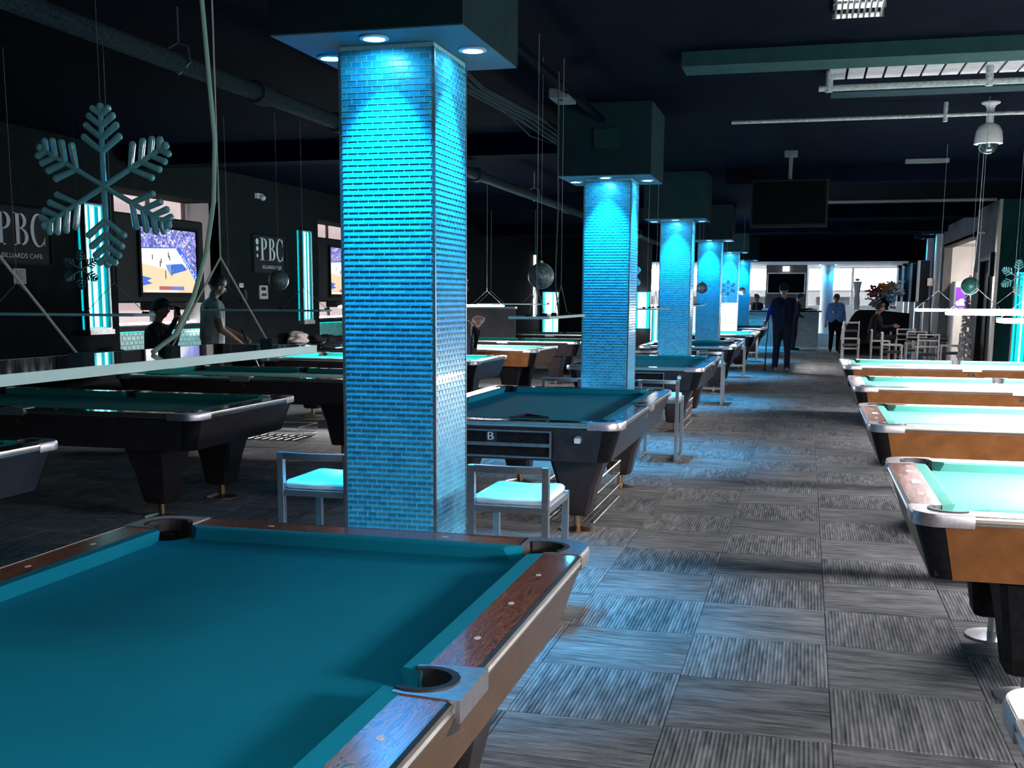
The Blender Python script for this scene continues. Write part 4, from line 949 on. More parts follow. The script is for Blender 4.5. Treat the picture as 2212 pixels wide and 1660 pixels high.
# pilasters with blue spots and televisions on the far right wall
PY_ = [32.3, 34.6, 37.4, 39.6, 41.6]
PN = ['nearest', 'second', 'third', 'fourth', 'farthest']
for k, y in enumerate(PY_):
    t = thing('wall_pilaster', '%s blue-lit pilaster on the far right wall' % PN[k], 'pilaster', (3.4, y, 0), 0, 'blue-lit pilasters')
    top = 3.30 if y < 36 else 2.74
    MB().box(-.16, 0, 0, .34, 0, top).build('shaft', M['wall_white'], t)
    c = MB().box(-.5, 0, -.12, .46, top, min(CEIL - .002, top + .14)).build('soffit', M['soffit'], t) if y < 36 else MB().box(-.42, 0, -.1, .44, top - .10, top).build('soffit', M['soffit'], t)
    zz = top if y < 36 else top - .10
    ring = MB().lathe([(.03, 0), (.06, -.002), (.06, -.01), (.03, -.012)], 16, (-.28, .17, zz), cap=False).build('spot_ring', M['spot_ring'], t)
    MB().lathe([(.032, -.004), (.001, -.006)], 12, (-.28, .17, zz)).build('spot_lens', M['spot_lens'], ring)
    ld = bpy.data.lights.new('spot_bulb', 'SPOT'); ld.energy = 70; ld.color = BLUE; ld.spot_size = math.radians(75); ld.spot_blend = .6; ld.shadow_soft_size = .03
    lo = bpy.data.objects.new('spot_bulb', ld); col.objects.link(lo); lo.parent = ring; lo.location = (-.26, .17, zz - .03); lo.rotation_euler = (0, .0, 0)
    if k < 4:
        tv = thing('wall_television', '%s black television edge-on along the far right wall' % PN[k], 'television', (3.22, y + .17, 0), 0, 'televisions on the far right wall')
        MB().box(-.14, .02, -.05, .05, 1.95, 2.15).build('arm', M['steel'], tv)
        hs = MB().rbox(-.04, .04, -.20, .20, 1.52, 2.62, .012).build('housing', M['black'], tv); hs.location = (-.24, 0, 0); hs.rotation_euler = (0, 0, -.75)
        MB().box(-.046, -.04, -.18, .18, 1.56, 2.58).build('screen', M['screen_off'], hs)
        MB().box(-.04, .04, -.215, -.201, 1.53, 2.61).build('side_band', M['white_plastic'], hs)
# reception counter
rc = thing('reception_counter', 'grey tiled reception counter at the far end', 'counter', (0, 37.35, 0))
MB().box(-2.2, .40, 0, .7, .08, 1.18).build('body', M['grout'], rc); MB().box(-2.2, .40, -.01, .7, 0, .08).build('kick_plate', M['white_plastic'], rc)
MB().rbox(-2.28, .48, -.08, .78, 1.18, 1.22, .008).build('worktop', M['black'], rc)
mb = MB(); tw, th = .15, .05; r = 0; z = .09
while z + th < 1.18:
    x = -2.2 - (tw / 2 if r % 2 else 0)
    while x < .40:
        a, b = max(x, -2.2), min(x + tw, .40)
        if b - a > .02: tile_geo(mb, ((a + b) / 2, 0, z + th / 2), Vector((1, 0, 0)), Vector((0, -1, 0)), (b - a) / 2 - .003, th / 2 - .003, .006, .0015, .002)
        x += tw
    z += th; r += 1
tag(mb.build('tile_facing', M['tile_grey'], rc), kind='stuff')
for k, (x, lab) in enumerate([(-1.2, 'white register tray on the counter left of the vest man'), (.18, 'pale papers on the right end of the counter')]):
    o = thing('counter_items', lab, 'tray', (x, 37.6, 1.221)); MB().rbox(-.16, .16, -.1, .12, 0, .06, .008).build('tray', M['white_plastic'], o); MB().box(-.1, .1, -.06, .06, .06, .075).build('papers', M['paper'], o)
pb = thing('partition', 'grey partition carrying the black board behind the counter', 'partition', (0, 40.6, 0))
MB().box(-1.38, -.02, 0, .15, 0, 2.74).build('panel', M['wall_grey'], pb)
bb = thing('black_board', 'large black menu board with white frame behind the counter', 'board', (0, 40.58, 0))
MB().box(-1.30, -.10, -.03, 0, 1.80, 2.44).build('board', M['screen_off'], bb)
for a, b, c, d in [(-1.34, -1.30, 1.76, 2.48), (-.10, -.06, 1.76, 2.48), (-1.30, -.10, 2.44, 2.48), (-1.30, -.10, 1.76, 1.80)]: MB().box(a, b, -.045, 0, c, d).build('frame', M['white_plastic'], bb)
ex = thing('exit_light', 'small white lit sign above the black board', 'sign', (-.72, 40.55, 2.52)); MB().box(-.11, .11, -.03, .03, 0, .17).build('box', M['white_glow'], ex); MB().box(-.13, .13, -.035, .035, .17, .19).build('cap', M['steel'], ex)
rcx = thing('round_column', 'round blue column in front of the far windows', 'column', (.66, 41.0, 0))
MB().lathe([(.21, .0), (.21, 2.745)], 28).build('shaft', M['wall_white'], rcx, 60)
for a in range(4):
    ang = a * PI / 2 + PI / 4; p = (.36 * math.cos(ang), .36 * math.sin(ang), 2.74)
    ring = MB().lathe([(.03, 0), (.055, -.002), (.055, -.01), (.03, -.012)], 16, p, cap=False).build('spot_ring', M['spot_ring'], rcx); MB().lathe([(.032, -.004), (.001, -.006)], 12, p).build('spot_lens', M['spot_lens'], ring)
    ld = bpy.data.lights.new('spot_bulb', 'SPOT'); ld.energy = 90; ld.color = BLUE; ld.spot_size = math.radians(80); ld.spot_blend = .6; ld.shadow_soft_size = .03
    lo = bpy.data.objects.new('spot_bulb', ld); col.objects.link(lo); lo.parent = ring; lo.location = (p[0], p[1], p[2] - .03)
MB().box(-.55, .45, -.45, .35, 0, .42).build('plinth', M['wall_white'], rcx)
# flowers on a dark cabinet, black booth
bo = thing('curved_booth', 'black curved booth back below the flower arrangement', 'booth', (1.0, 35.0, 0))
top = [(x, 1.28 * math.sin(min(1, max(.0, (x + .05) / .55)) * PI / 2) if x < .5 else 1.28 - .1 * max(0, x - 1.0)) for x in [0 + .1 * k for k in range(20)]]
MB().loft([[(x, 0, 0), (x, .5, 0), (x, .5, max(.3, z)), (x, 0, max(.3, z))] for x, z in top]).build('back', M['black'], bo, 50)
MB().rbox(.05, 1.85, -.5, 0, .30, .46, .03).build('seat', M['black'], bo)
fl = thing('flower_arrangement', 'flower arrangement with orange, red and grey blooms near the far windows', 'flowers', (2.2, 35.25, 1.285))
MB().lathe([(.09, 0), (.14, .15), (.10, .30), (.12, .34)], 16).build('vase', M['soffit'], fl, 50)
rnd = random.Random(5)
for nm, n, c, spread, zc, colr in [('grey_plumes', 70, (0.02, 0, .36), .42, .26, (0.38, .38, .41)), ('orange_blooms', 40, (.05, 0, .62), .22, .15, (1.0, .42, .07)), ('red_blooms', 26, (-.26, 0, .50), .16, .14, (.5, .05, .03)), ('peach_blooms', 24, (.28, 0, .60), .14, .2, (.95, .55, .38))]:
    mb = MB()
    for k in range(n):
        p = Vector(c) + Vector((rnd.gauss(0, spread / 2), rnd.gauss(0, spread / 3), rnd.gauss(0, zc / 1.6)))
        for q in range(5):
            a = q * 2 * PI / 5 + rnd.random(); d = Vector((math.cos(a), math.sin(a) * .6, rnd.uniform(.1, .8))).normalized() * .11; e = d.orthogonal().normalized() * .045
            mb.add([p, p + d * .6 + e, p + d, p + d * .6 - e], [(0, 1, 2, 3)])
    tag(mb.build(nm, grainy(mat(nm, colr, .7), tuple(v * .7 for v in colr), colr, 20), fl), kind='stuff')
mb = MB()
for k in range(16): a = rnd.uniform(0, 2 * PI); mb.tube([(0, 0, .3), (.12 * math.cos(a), .1 * math.sin(a), .5), (.3 * math.cos(a), .2 * math.sin(a), rnd.uniform(.6, .8))], .005, 4)
mb.build('stems', M['soffit'], fl)
wv = thing('white_vase', 'tall white vase with small orange top left of the flowers', 'vase', (1.42, 35.25, 1.285)); MB().lathe([(.08, 0), (.10, .2), (.07, .45), (.10, .62), (.13, .80), (.10, .82)], 16).build('body', M['white_plastic'], wv, 50); MB().ball((0, 0, .87), .07, 10, (1, 1, .6)).build('bloom', grainy(mat('orange_top', (.7, .35, .1), .6), (.6, .28, .08), (.75, .4, .15), 20), wv, 60)

# ---------------------------------------------------------------- dining tables and chairs
def dining_chair(label):
    t = thing('dining_chair', label, 'chair', group='silver dining chairs'); w = .22
    for s in (1, -1):
        MB().box(*sorted((s * w, s * (w - .03))), -.22, -.19, 0, .88).build('leg', M['steel'], t); MB().box(*sorted((s * w, s * (w - .03))), .19, .22, 0, .62).build('leg', M['steel'], t)
        MB().box(*sorted((s * w, s * (w - .03))), -.19, .19, .59, .62).build('arm_rest', M['steel'], t); MB().box(*sorted((s * w, s * (w - .03))), -.19, .19, .02, .05).build('floor_rail', M['steel'], t)
    for z in (.60, .73, .85): MB().box(-w + .03, w - .03, -.22, -.19, z, z + .03).build('back_rail', M['steel'], t)
    MB().rbox(-.19, .19, -.19, .22, .42, .47, .01).build('seat', M['wall_grey'], t)
    return t
def dining_table(label, loc):
    t = thing('dining_table', label, 'table', loc, 0, 'dark dining tables')
    MB().rbox(-.4, .4, -.35, .35, .72, .75, .006).build('top', M['screen_off'], t); MB().tube([(0, 0, .03), (0, 0, .72)], .035, 10).build('post', M['steel'], t, 60); MB().lathe([(.24, 0), (.24, .015), (.05, .03)], 20).build('base', M['steel'], t, 40)
    return t
dt = dining_table('nearest dark dining table behind the right-hand pool tables', (2.55, 26.3, 0))
for k, (x, y, lb) in enumerate([(2.5, 28.6, 'second dark dining table from the right-hand pool tables'), (2.72, 31.1, 'third dark dining table by the right wall'), (2.3, 33.2, 'farthest dark dining table below the televisions')]): dup(dt, (x, y, 0), 0, lb)
ch = dining_chair('nearest silver dining chair, its back toward the camera'); ch.location = (2.5, 25.5, 0)
for x, y, r, lb in [(1.85, 26.4, -PI / 2, 'silver dining chair on the aisle side of the nearest dining table'), (1.75, 28.7, -PI / 2, 'silver dining chair on the aisle side of the second dining table'), (2.45, 27.6, 0, 'silver dining chair between the first and second dining tables'), (3.05, 26.3, PI / 2, 'silver dining chair against the right wall by the alcove'), (2.4, 29.9, 0, 'silver dining chair between the second and third dining tables'), (1.12, 30.2, -PI / 2, 'silver dining chair at the aisle edge before the seated person')]: dup(ch, (x, y, 0), r, lb)
hs = thing('high_stool', 'tall silver bar stool at the edge of the dining area', 'stool', (1.18, 31.6, 0))
for sx in (1, -1):
    for sy in (1, -1): MB().box(*sorted((sx * .2, sx * .17)), *sorted((sy * .2, sy * .17)), 0, 1.02 if sy < 0 else .74).build('leg', M['steel'], hs)
MB().rbox(-.19, .19, -.19, .2, .74, .79, .01).build('seat', M['wall_grey'], hs); MB().box(-.17, .17, -.2, -.17, .96, 1.0).build('back_rail', M['steel'], hs)
for sy in (1, -1): MB().box(-.17, .17, *sorted((sy * .2, sy * .17)), .28, .31).build('foot_rest', M['steel'], hs)
# low grey wall with basketball badge beyond the left tables
lw = thing('low_partition', 'grey low partition with an orange and silver badge', 'partition', (0, 23.6, 0))
MB().box(-8.4, -6.0, 0, .12, 0, 1.36).build('panel', M['wall_grey'], lw); MB().box(-8.4, -5.98, -.03, .15, 1.36, 1.40).build('cap', M['steel'], lw)
bad = [(-.15, .02), (-.13, .06), (-.08, .10), (0, .12), (.08, .10), (.13, .07), (.15, .09), (.14, .02), (.12, -.03), (.08, -.05), (.05, -.10), (0, -.14), (-.05, -.10), (-.08, -.05), (-.12, -.04)]
bg_ = MB().loft([[(x, 0, z) for x, z in bad], [(x, -.015, z) for x, z in bad]]).build('badge', M['pearl'], lw); bg_.location = (-6.80, -.001, 1.09)
MB().loft([[(x * .8, -.016, z * .55 + .035) for x, z in bad], [(x * .8, -.02, z * .55 + .035) for x, z in bad]]).build('badge_arch', grainy(mat('badge_rose', (.5, .25, .24), .5), (.45, .2, .2), (.55, .3, .28), 20), bg_)
c_ = MB().lathe([(.055, 0), (.055, .012), (.03, .018), (.001, .02)], 18).build('badge_ball', grainy(mat('badge_orange', (.75, .25, .1), .5), (.65, .2, .08), (.8, .3, .14), 20), bg_, 50); c_.rotation_euler = (PI / 2, 0, 0); c_.location = (0, -.014, -.035)
# loose billiard balls
for lab, loc, c in [('orange striped ball on the table right of the foreground column', (-4.55, 14.0, .757 + .029), (.85, .16, .03)), ('red ball on the same far table left of the column', (-5.75, 13.9, .757 + .029), (.7, .05, .03))]:
    b = thing('billiard_ball', lab, 'ball', loc); MB().ball((0, 0, 0), .0286, 20).build('sphere', mat('ball_paint', c, .1, coat=1.0), b, 60); MB().lathe([(.0287, -.009), (.0289, 0), (.0287, .009)], 20, cap=False).build('stripe', M['pearl'], b, 60)
br = thing('triangle_rack', 'black triangle rack lying near the end rail behind the foreground column', 'rack', (-1.80, 7.50, .757), .3); br.scale = (.8, .8, .55)
tri = [(-.17, 0), (.17, 0), (0, .29)]; tri2 = [(-.13, .022), (.13, .022), (0, .24)]
mb = MB()
for i in range(3):
    j = (i + 1) % 3; q = [tri[i], tri[j], tri2[j], tri2[i]]; mb.prism(q, 0, .055)
mb.build('frame', M['black'], br)

# ---------------------------------------------------------------- people
def capsule(mb, a, b, r0, r1, n=10, sq=1.0):
    a, b = Vector(a), Vector(b); t = (b - a); l = t.length; t = t.normalized() if l > 1e-6 else Vector((0, 0, 1))
    pts, rr = [], []
    for k in range(4): ang = PI / 2 * (k + .15) / 4; pts.append(a - t * r0 * math.cos(ang)); rr.append(r0 * math.sin(ang))
    for f in (0, .33, .67, 1): pts.append(a.lerp(b, f)); rr.append(r0 + (r1 - r0) * f)
    for k in range(4): ang = PI / 2 * (3.85 - k) / 4; pts.append(b + t * r1 * math.cos(ang)); rr.append(r1 * math.sin(ang))
    mb.tube(pts, rr, n)
def person(label, loc, rz, J, skin, top, pants, shoe, sleeve=None, scale=1.0, voxel=.013, bare_arms=False, build=1.0, jaw=True):
    t = thing('person', label, 'person', loc, rz)
    D = dict(pelvis=(0, 0, .95), neck=(0, -.01, 1.47), head=(0, .03, 1.62), sl=(-.185, 0, 1.40), sr=(.185, 0, 1.40), el=(-.24, -.03, 1.12), er=(.24, -.03, 1.12), wl=(-.25, .06, .88), wr=(.25, .06, .88),
             hl=(-.095, 0, .92), hr=(.095, 0, .92), kl=(-.10, .02, .50), kr=(.10, .02, .50), al=(-.105, -.03, .09), ar=(.105, -.03, .09), fl=(-.12, .15, .035), fr=(.12, .15, .035))
    D.update(J); V = {k: Vector(v) for k, v in D.items()}
    face = Vector(J.get('face', (0, 1, 0))).normalized()
    segs = []
    def S(a, b, r0, r1, lab): segs.append((Vector(a), Vector(b), r0, r1, lab))
    bw = build
    mid = (V['hl'] + V['hr']) / 2; ms = (V['sl'] + V['sr']) / 2; sx = (V['sr'] - V['sl']).normalized(); up = (ms - mid).normalized(); fwd = up.cross(sx) * -1
    for s, sh, hp in ((-1, 'sl', 'hl'), (1, 'sr', 'hr')):
        S(mid + sx * s * .065 * bw + up * .03, ms + sx * s * .10 * bw - up * .06, .115 * bw, .115 * bw, 'top')
        S(ms + sx * s * .05, V[sh], .085, .062, 'top')
    S(mid + up * .10 + fwd * .05 * bw, ms - up * .14 + fwd * .035, .085 * bw, .095 * bw, 'top')
    S(mid - sx * .06, mid + sx * .06, .115 * bw, .115 * bw, 'pants')
    S(ms - up * .02, V['neck'] + up * .04, .062, .052, 'skin')
    S(V['neck'] + up * .02, V['head'], .052, .055, 'skin')
    hd = (V['head'] - V['neck']).normalized()
    S(V['head'] - face * .022, V['head'] - face * .022 + hd * .045, .083, .078, 'skin'); S(V['head'] + face * .03 - hd * .05, V['head'] + face * .028 + hd * .035, .058, .062, 'skin')
    S(V['head'] + face * .088 - hd * .008, V['head'] + face * .100 - hd * .026, .012, .016, 'skin')
    side = hd.cross(face)
    for s in (1, -1): S(V['head'] + side * s * .082 + hd * .0, V['head'] + side * s * .086 - hd * .03, .016, .012, 'skin')
    for s, h, k, a, f in ((-1, 'hl', 'kl', 'al', 'fl'), (1, 'hr', 'kr', 'ar', 'fr')):
        S(V[h], V[k], .102 * bw, .076, 'pants'); S(V[k], V[a], .074, .060, 'pants'); S(V[a] - Vector((0, 0, .03)), V[f], .042, .036, 'shoe'); S(V[a] - Vector((0, 0, .04)), V[a] - (V[f] - V[a]).normalized() * .05 - Vector((0, 0, .045)), .042, .036, 'shoe')
    armlab = 'skin' if bare_arms else 'sleeve'
    for s, sh, e, w in ((-1, 'sl', 'el', 'wl'), (1, 'sr', 'er', 'wr')):
        S(V[sh], V[sh].lerp(V[e], .55), .060, .052, 'sleeve' if not bare_arms else 'top'); S(V[sh].lerp(V[e], .55), V[e], .050, .044, armlab); S(V[e], V[w], .043, .031, armlab)
        d = (V[w] - V[e]).normalized(); hdir = Vector(J.get('hd' + w[1], d)).normalized(); pn = hdir.cross(Vector((0, 1, .2))).normalized() if abs(hdir.dot(Vector((0, 1, .2)).normalized())) < .9 else hdir.cross(Vector((1, 0, 0))).normalized()
        kn = V[w] + hdir * .085; bend = pn.cross(hdir) * (s if True else 1)
        S(V[w] + pn * .012, kn + pn * .022, .022, .018, 'skin'); S(V[w] - pn * .012, kn - pn * .022, .022, .018, 'skin')
        for q, (o, l) in enumerate(((-.032, .062), (-.011, .074), (.011, .070), (.031, .056))):
            p0 = kn + pn * o; p1 = p0 + hdir * l * .55 + bend * .012; p2 = p1 + hdir * l * .35 + bend * .022
            S(p0, p1, .0098, .0092, 'skin'); S(p1, p2, .0092, .0084, 'skin')
        p0 = V[w] + hdir * .03 - pn * .026; p1 = p0 + hdir * .03 - pn * .026 + bend * .01; S(p0, p1, .012, .0105, 'skin'); S(p1, p1 + hdir * .028 + bend * .012, .0105, .0092, 'skin')
    mb = MB()
    for a, b, r0, r1, lab in segs: capsule(mb, a, b, r0, r1)
    me = mb.mesh('body_blocks', M['black']); tmp = link('tmp', me); rm = tmp.modifiers.new('r', 'REMESH'); rm.mode = 'VOXEL'; rm.voxel_size = voxel
    sm = tmp.modifiers.new('s', 'SMOOTH'); sm.iterations = 4; sm.factor = .5
    bpy.context.view_layer.update(); dg = bpy.context.evaluated_depsgraph_get(); body = bpy.data.meshes.new_from_object(tmp.evaluated_get(dg)); bpy.data.objects.remove(tmp)
    body.name = 'body'; body.materials.clear()
    labs = ['skin', 'top', 'pants', 'shoe', 'sleeve']
    for m_ in (skin, top, pants, shoe, sleeve or top): body.materials.append(m_)
    info = [(a, b - a, max((b - a).length_squared, 1e-9), r0, r1, labs.index(lab)) for a, b, r0, r1, lab in segs]
    idx = []
    for p in body.polygons:
        c = p.center; best, bi = 1e9, 0
        for a, d, l2, r0, r1, li in info:
            v = c - a; f = v.dot(d) / l2; f = 0 if f < 0 else 1 if f > 1 else f
            q = (v - d * f).length - (r0 + (r1 - r0) * f)
            if q < best: best, bi = q, li
        idx.append(bi)
    body.polygons.foreach_set('material_index', idx); body.polygons.foreach_set('use_smooth', [True] * len(body.polygons))
    link('body', body, t)
    for s in (1, -1): MB().ball(tuple(V['head'] + face * .083 + side * s * .030 + hd * .012), .011, 8).build('eye', M['black'], t, 60)
    a_ = V['head'] + face * .088 - hd * .052; MB().tube([a_ - side * .02, a_ + face * .006, a_ + side * .02], .005, 5).build('mouth', mat('lip', (.25, .09, .07), .5), t)
    t.scale = (scale,) * 3
    return t, V, face, hd, side
def hair(t, V, face, hd, side, material, cap=False, brim=False, name='hair'):
    mb = MB(); c = V['head'] - face * .018 + hd * .042; n = 16; rings = []
    for k in range(7):
        a = PI / 2 * k / 6.5; r = math.cos(a); z = math.sin(a)
        ring = []
        for i in range(n):
            th = 2 * PI * i / n; low = (-.055 if math.sin(th) < .2 else .0) if k == 0 else 0
            ring.append(c + side * (.097 * r * math.cos(th)) + face * (.108 * r * math.sin(th)) + hd * (.098 * z + low + (.0 if k else -.01)))
        rings.append(ring)
    mb.loft(rings); o = mb.build(name, material, t, 60)
    if brim:
        mb = MB(); q = c + face * .095 - hd * .0
        mb.loft([[q - side * .075 - hd * .004, q + side * .075 - hd * .004, q + side * .075 + hd * .006, q - side * .075 + hd * .006], [q + face * .075 - side * .05 - hd * .02, q + face * .075 + side * .05 - hd * .02, q + face * .075 + side * .05 - hd * .012, q + face * .075 - side * .05 - hd * .012]]); mb.build('cap_brim', material, t)
    return o
SK1 = grainy(mat('skin_tan', (.35, .19, .13), .5), (.32, .17, .11), (.38, .21, .15), 8, bstr=.05); SK2 = grainy(mat('skin_brown', (.16, .08, .055), .5), (.14, .07, .05), (.18, .095, .06), 8, bstr=.05)
def cloth(n, c): return grainy(mat(n, c, .85, spec=.15), tuple(v * .8 for v in c), tuple(v * 1.15 for v in c), 14, 4, .35, .01)
navy, blue, ltblue, blk, jean, gry, dkg = cloth('navy_cloth', (.012, .014, .03)), cloth('royal_blue_cloth', (.01, .03, .28)), cloth('light_blue_cloth', (.16, .30, .62)), cloth('black_cloth', (.008, .008, .01)), cloth('dark_jean', (.014, .018, .035)), cloth('grey_tee', (.20, .25, .25)), cloth('dark_jacket', (.015, .018, .02))
shoe_w, hairm = cloth('pale_shoe', (.25, .25, .26)), mat('black_hair', (.006, .005, .005), .5)
# vest man with cue
p, V, f_, h_, s_ = person('man in a dark vest with blue sleeves, back turned, holding a cue', (-.47, 25.7, 0), .12,
    dict(el=(-.29, .02, 1.16), wl=(-.30, .22, 1.02), hdl=(-.1, .6, -.4), er=(.25, .05, 1.14), wr=(.12, .26, 1.05), hdr=(-.5, .6, -.2), head=(-.01, .06, 1.63), kl=(-.11, .02, .5), al=(-.13, -.02, .09), fl=(-.17, .14, .035)), SK1, navy, jean, shoe_w, blue, 1.10, build=1.22)
hair(p, V, f_, h_, s_, navy, name='cap')
cue = thing('pool_cue', 'pool cue held upright by the man in the vest', 'cue', (-.83, 25.95, 0)); MB().tube([(0, 0, 0), (.01, 0, .55), (.055, .0, 1.22)], [.015, .012, .008], 8).build('butt', M['black'], cue, 60); MB().tube([(.055, 0, 1.22), (.075, 0, 1.47)], [.008, .0055], 8).build('shaft', M['pearl'], cue, 60)
# man at the counter
p, V, f_, h_, s_ = person('man in dark clothes leaning a forearm on the reception counter', (-.36, 36.78, 0), -PI / 2 + .35,
    dict(pelvis=(0, 0, .95), sl=(-.18, .10, 1.40), sr=(.18, .08, 1.39), neck=(0, .11, 1.46), head=(0, .17, 1.60), el=(-.22, .26, 1.22), wl=(-.16, .50, 1.25), hdl=(0, 1, 0), er=(.24, .02, 1.12), wr=(.20, .22, 1.0), kl=(-.1, .05, .5)), SK1, dkg, jean, blk, dkg, 1.02)
hair(p, V, f_, h_, s_, hairm)
# walking man
p, V, f_, h_, s_ = person('man in a light blue shirt and glasses walking toward the camera', (.88, 36.2, 0), PI + .08,
    dict(el=(-.26, -.05, 1.12), er=(.26, -.03, 1.12), wl=(-.28, .05, .87), wr=(.28, .02, .87), kl=(-.1, .06, .5), al=(-.1, -.02, .09), fl=(-.11, .16, .035), kr=(.1, .0, .5), ar=(.1, -.14, .10), fr=(.11, .03, .035)), SK1, ltblue, blk, blk, ltblue, 1.0, build=1.25)
hair(p, V, f_, h_, s_, cloth('grey_cap', (.12, .12, .12)), brim=True, name='cap')
MB().box(-.065, .065, V['head'].y + .085, V['head'].y + .10, V['head'].z + .0, V['head'].z + .028).build('glasses', M['black'], p)
MB().box(.08, .12, .145, .16, 1.16, 1.24).build('badge', M['white_plastic'], p)
# clerk behind the counter
p, V, f_, h_, s_ = person('dark silhouette of a clerk behind the left end of the counter', (-1.58, 38.8, 0), PI * .8, {}, SK2, blk, blk, blk, blk, 1.0, voxel=.016)
hair(p, V, f_, h_, s_, hairm)
# seated diner
p, V, f_, h_, s_ = person('person in black seated at a far dining table below the flowers', (1.72, 31.15, 0), -PI / 2,
    dict(hl=(-.1, 0, .52), hr=(.1, 0, .52), pelvis=(0, 0, .55), sl=(-.185, .06, 1.0), sr=(.185, .06, 1.0), neck=(0, .07, 1.07), head=(0, .12, 1.21), el=(-.24, .16, .78), er=(.24, .16, .78), wl=(-.15, .40, .80), wr=(.15, .40, .80), hdl=(.3, 1, 0), hdr=(-.3, 1, 0), kl=(-.12, .44, .52), kr=(.12, .44, .52), al=(-.12, .42, .09), ar=(.12, .42, .09), fl=(-.13, .58, .035), fr=(.13, .58, .035)), SK2, blk, blk, blk, blk, 1.13, voxel=.015, build=1.15)
hair(p, V, f_, h_, s_, hairm)
# standing man at the left
p, V, f_, h_, s_ = person('standing man in a grey t-shirt seen from behind at the left', (-7.12, 12.75, 0), -PI / 2 + .65,
    dict(neck=(0, .03, 1.47), head=(0, .08, 1.61), face=(0, 1, -.35), el=(-.25, .12, 1.13), wl=(-.16, .34, 1.02), hdl=(.2, .8, -.3), er=(.25, .06, 1.12), wr=(.20, .28, .95), hdr=(-.1, .7, -.5), sl=(-.19, .01, 1.40), sr=(.19, .01, 1.40)), SK2, gry, blk, blk, gry, 1.07, voxel=.011, bare_arms=True, build=1.12)
hair(p, V, f_, h_, s_, hairm)
cue = thing('pool_cue', 'pool cue in the hands of the standing man at the left', 'cue', (-6.62, 12.6, .80)); MB().tube([(-.02, .0, .40), (.14, -.1, .18)], [.012, .010], 8).build('butt', M['black'], cue, 60); MB().tube([(.14, -.1, .18), (.34, -.22, -.10)], [.010, .006], 8).build('shaft', M['pearl'], cue, 60)
# seated youth with cap, drinking
p, V, f_, h_, s_ = person('seated youth in a cap and black jacket raising a drink to the mouth', (-7.74, 12.45, 0), -PI / 2 + .25,
    dict(hl=(-.1, 0, .66), hr=(.1, 0, .66), pelvis=(0, 0, .7), sl=(-.18, .03, 1.13), sr=(.18, .03, 1.13), neck=(0, .04, 1.20), head=(0, .08, 1.35), el=(-.27, .14, .93), wl=(-.10, .28, 1.22), hdl=(.45, -.1, .9), er=(.26, .12, .90), wr=(.06, .27, 1.24), hdr=(-.3, -.1, .9), kl=(-.14, .40, .62), kr=(.14, .40, .62), al=(-.14, .36, .24), ar=(.14, .36, .24), fl=(-.15, .50, .18), fr=(.15, .50, .18)), SK2, dkg, blk, blk, dkg, 1.06, voxel=.011, build=1.05)
hair(p, V, f_, h_, s_, dkg, brim=True, name='cap')
bs = thing('bar_stool', 'dark bar stool under the seated youth', 'stool', (-7.74, 12.45, 0)); MB().lathe([(.17, .52), (.18, .54), (.17, .56)], 18).build('seat', M['black'], bs, 40); MB().tube([(0, 0, .02), (0, 0, .52)], .03, 10).build('post', M['chrome'], bs, 60); MB().lathe([(.2, 0), (.2, .012), (.04, .03)], 18).build('base', M['chrome'], bs, 40)
MB().tube([(0, 0, .20), (.16, 0, .20), (.1, .12, .20), (0, .16, .20)], .01, 6).build('foot_rest', M['chrome'], bs)
cupt = thing('drink_cup', 'dark cup at the mouth of the seated youth', 'cup', (-7.44, 12.49, 1.36)); MB().lathe([(.028, 0), (.036, .11), (.033, .11), (.025, .006)], 14).build('cup', M['black'], cupt, 50); MB().lathe([(.0365, .104), (.0365, .113)], 14, cap=False).build('rim', M['steel'], cupt)
# bending player beside the column
p, V, f_, h_, s_ = person('player in dark clothes bending over a table, mostly hidden by the foreground column', (-5.0, 16.25, 0), .35,
    dict(hl=(-.1, -.12, .93), hr=(.1, -.12, .93), pelvis=(0, -.1, .95), sl=(-.18, .36, 1.10), sr=(.18, .36, 1.12), neck=(0, .43, 1.13), head=(0, .55, 1.16), face=(0, 1, -.1), el=(-.28, .55, .95), wl=(-.22, .78, .88), hdl=(0, 1, -.1), er=(.30, .22, 1.05), wr=(.26, .18, .84), hdr=(0, .3, -1), kl=(-.12, -.05, .5), kr=(.12, -.05, .5), al=(-.14, -.2, .09), ar=(.14, -.2, .09), fl=(-.16, -.02, .035), fr=(.16, -.02, .035)), SK2, blk, jean, shoe_w, blk, 1.03, build=1.15)
hair(p, V, f_, h_, s_, hairm)
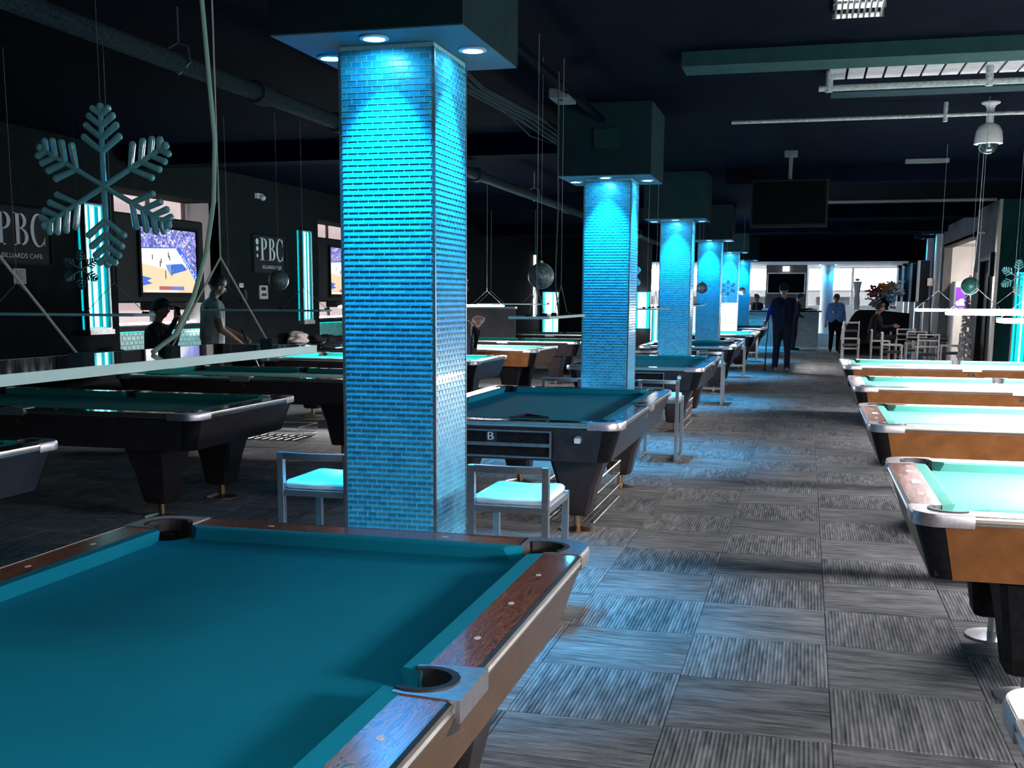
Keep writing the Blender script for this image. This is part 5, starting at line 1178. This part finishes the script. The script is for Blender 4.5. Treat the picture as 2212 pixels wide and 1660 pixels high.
# jackets heaped on the left ledge and bench
def heap(label, loc, blobs, material, cat='jacket', name='folded_jacket'):
    t = thing(name, label, cat, loc, 0, 'coats heaped along the left wall'); mb = MB()
    for x, y, z, r, sx, sy, sz in blobs: mb.ball((x, y, z), r, 14, (sx, sy, sz))
    me = mb.mesh('b', M['black']); tmp = link('tmp', me); rm = tmp.modifiers.new('r', 'REMESH'); rm.mode = 'VOXEL'; rm.voxel_size = .014; sm = tmp.modifiers.new('s', 'SMOOTH'); sm.iterations = 5
    bpy.context.view_layer.update(); dg = bpy.context.evaluated_depsgraph_get(); me2 = bpy.data.meshes.new_from_object(tmp.evaluated_get(dg)); bpy.data.objects.remove(tmp)
    rnd = random.Random(len(label))
    import mathutils
    for v in me2.vertices: v.co += v.normal * .02 * mathutils.noise.noise(v.co * 11)
    me2.materials.clear(); me2.materials.append(material); me2.polygons.foreach_set('use_smooth', [True] * len(me2.polygons)); link('cloth', me2, t); return t
bn = thing('wall_bench', 'long black bench against the left wall', 'bench', (0, 0, 0))
MB().rbox(WL + .02, WL + .55, 9.5, 12.7, .42, .50, .02).build('seat', M['black'], bn); MB().rbox(WL + .02, WL + .55, 15.7, 19.0, .60, .68, .02).build('seat', M['black'], bn)
for y in (9.7, 11, 12.4, 15.9, 17.2, 18.8): MB().box(WL + .1, WL + .45, y, y + .08, 0, .44 if y < 13 else .61).build('leg', M['black'], bn)
def folds(seed, w, h, n):
    r = random.Random(seed); out = []
    for k in range(n):
        f = k / n; out.append((r.uniform(-.10, .14), r.uniform(-w, w) * (1 - .6 * f), .05 + h * f * r.uniform(.6, 1.0), r.uniform(.05, .085), r.uniform(.7, 1.7), r.uniform(1.0, 2.8), r.uniform(.35, .6)))
    return out
heap('pale grey hooded jacket heaped beside the black coats', (WL + .32, 17.55, .68), folds(1, .22, .34, 16), cloth('pale_jacket', (.45, .40, .38)))
heap('black coat lying right of the pale jacket', (WL + .3, 18.15, .68), folds(2, .26, .24, 14), cloth('black_coat', (.012, .012, .014)))
heap('second black coat before the second light panel', (WL + .3, 18.9, .68), folds(3, .24, .22, 12), cloth('black_coat_b', (.014, .014, .018)))
heap('black jackets bunched behind the near lamp slab', (WL + .3, 12.0, .58), folds(4, .5, .36, 26), cloth('black_coat_c', (.01, .01, .012)))
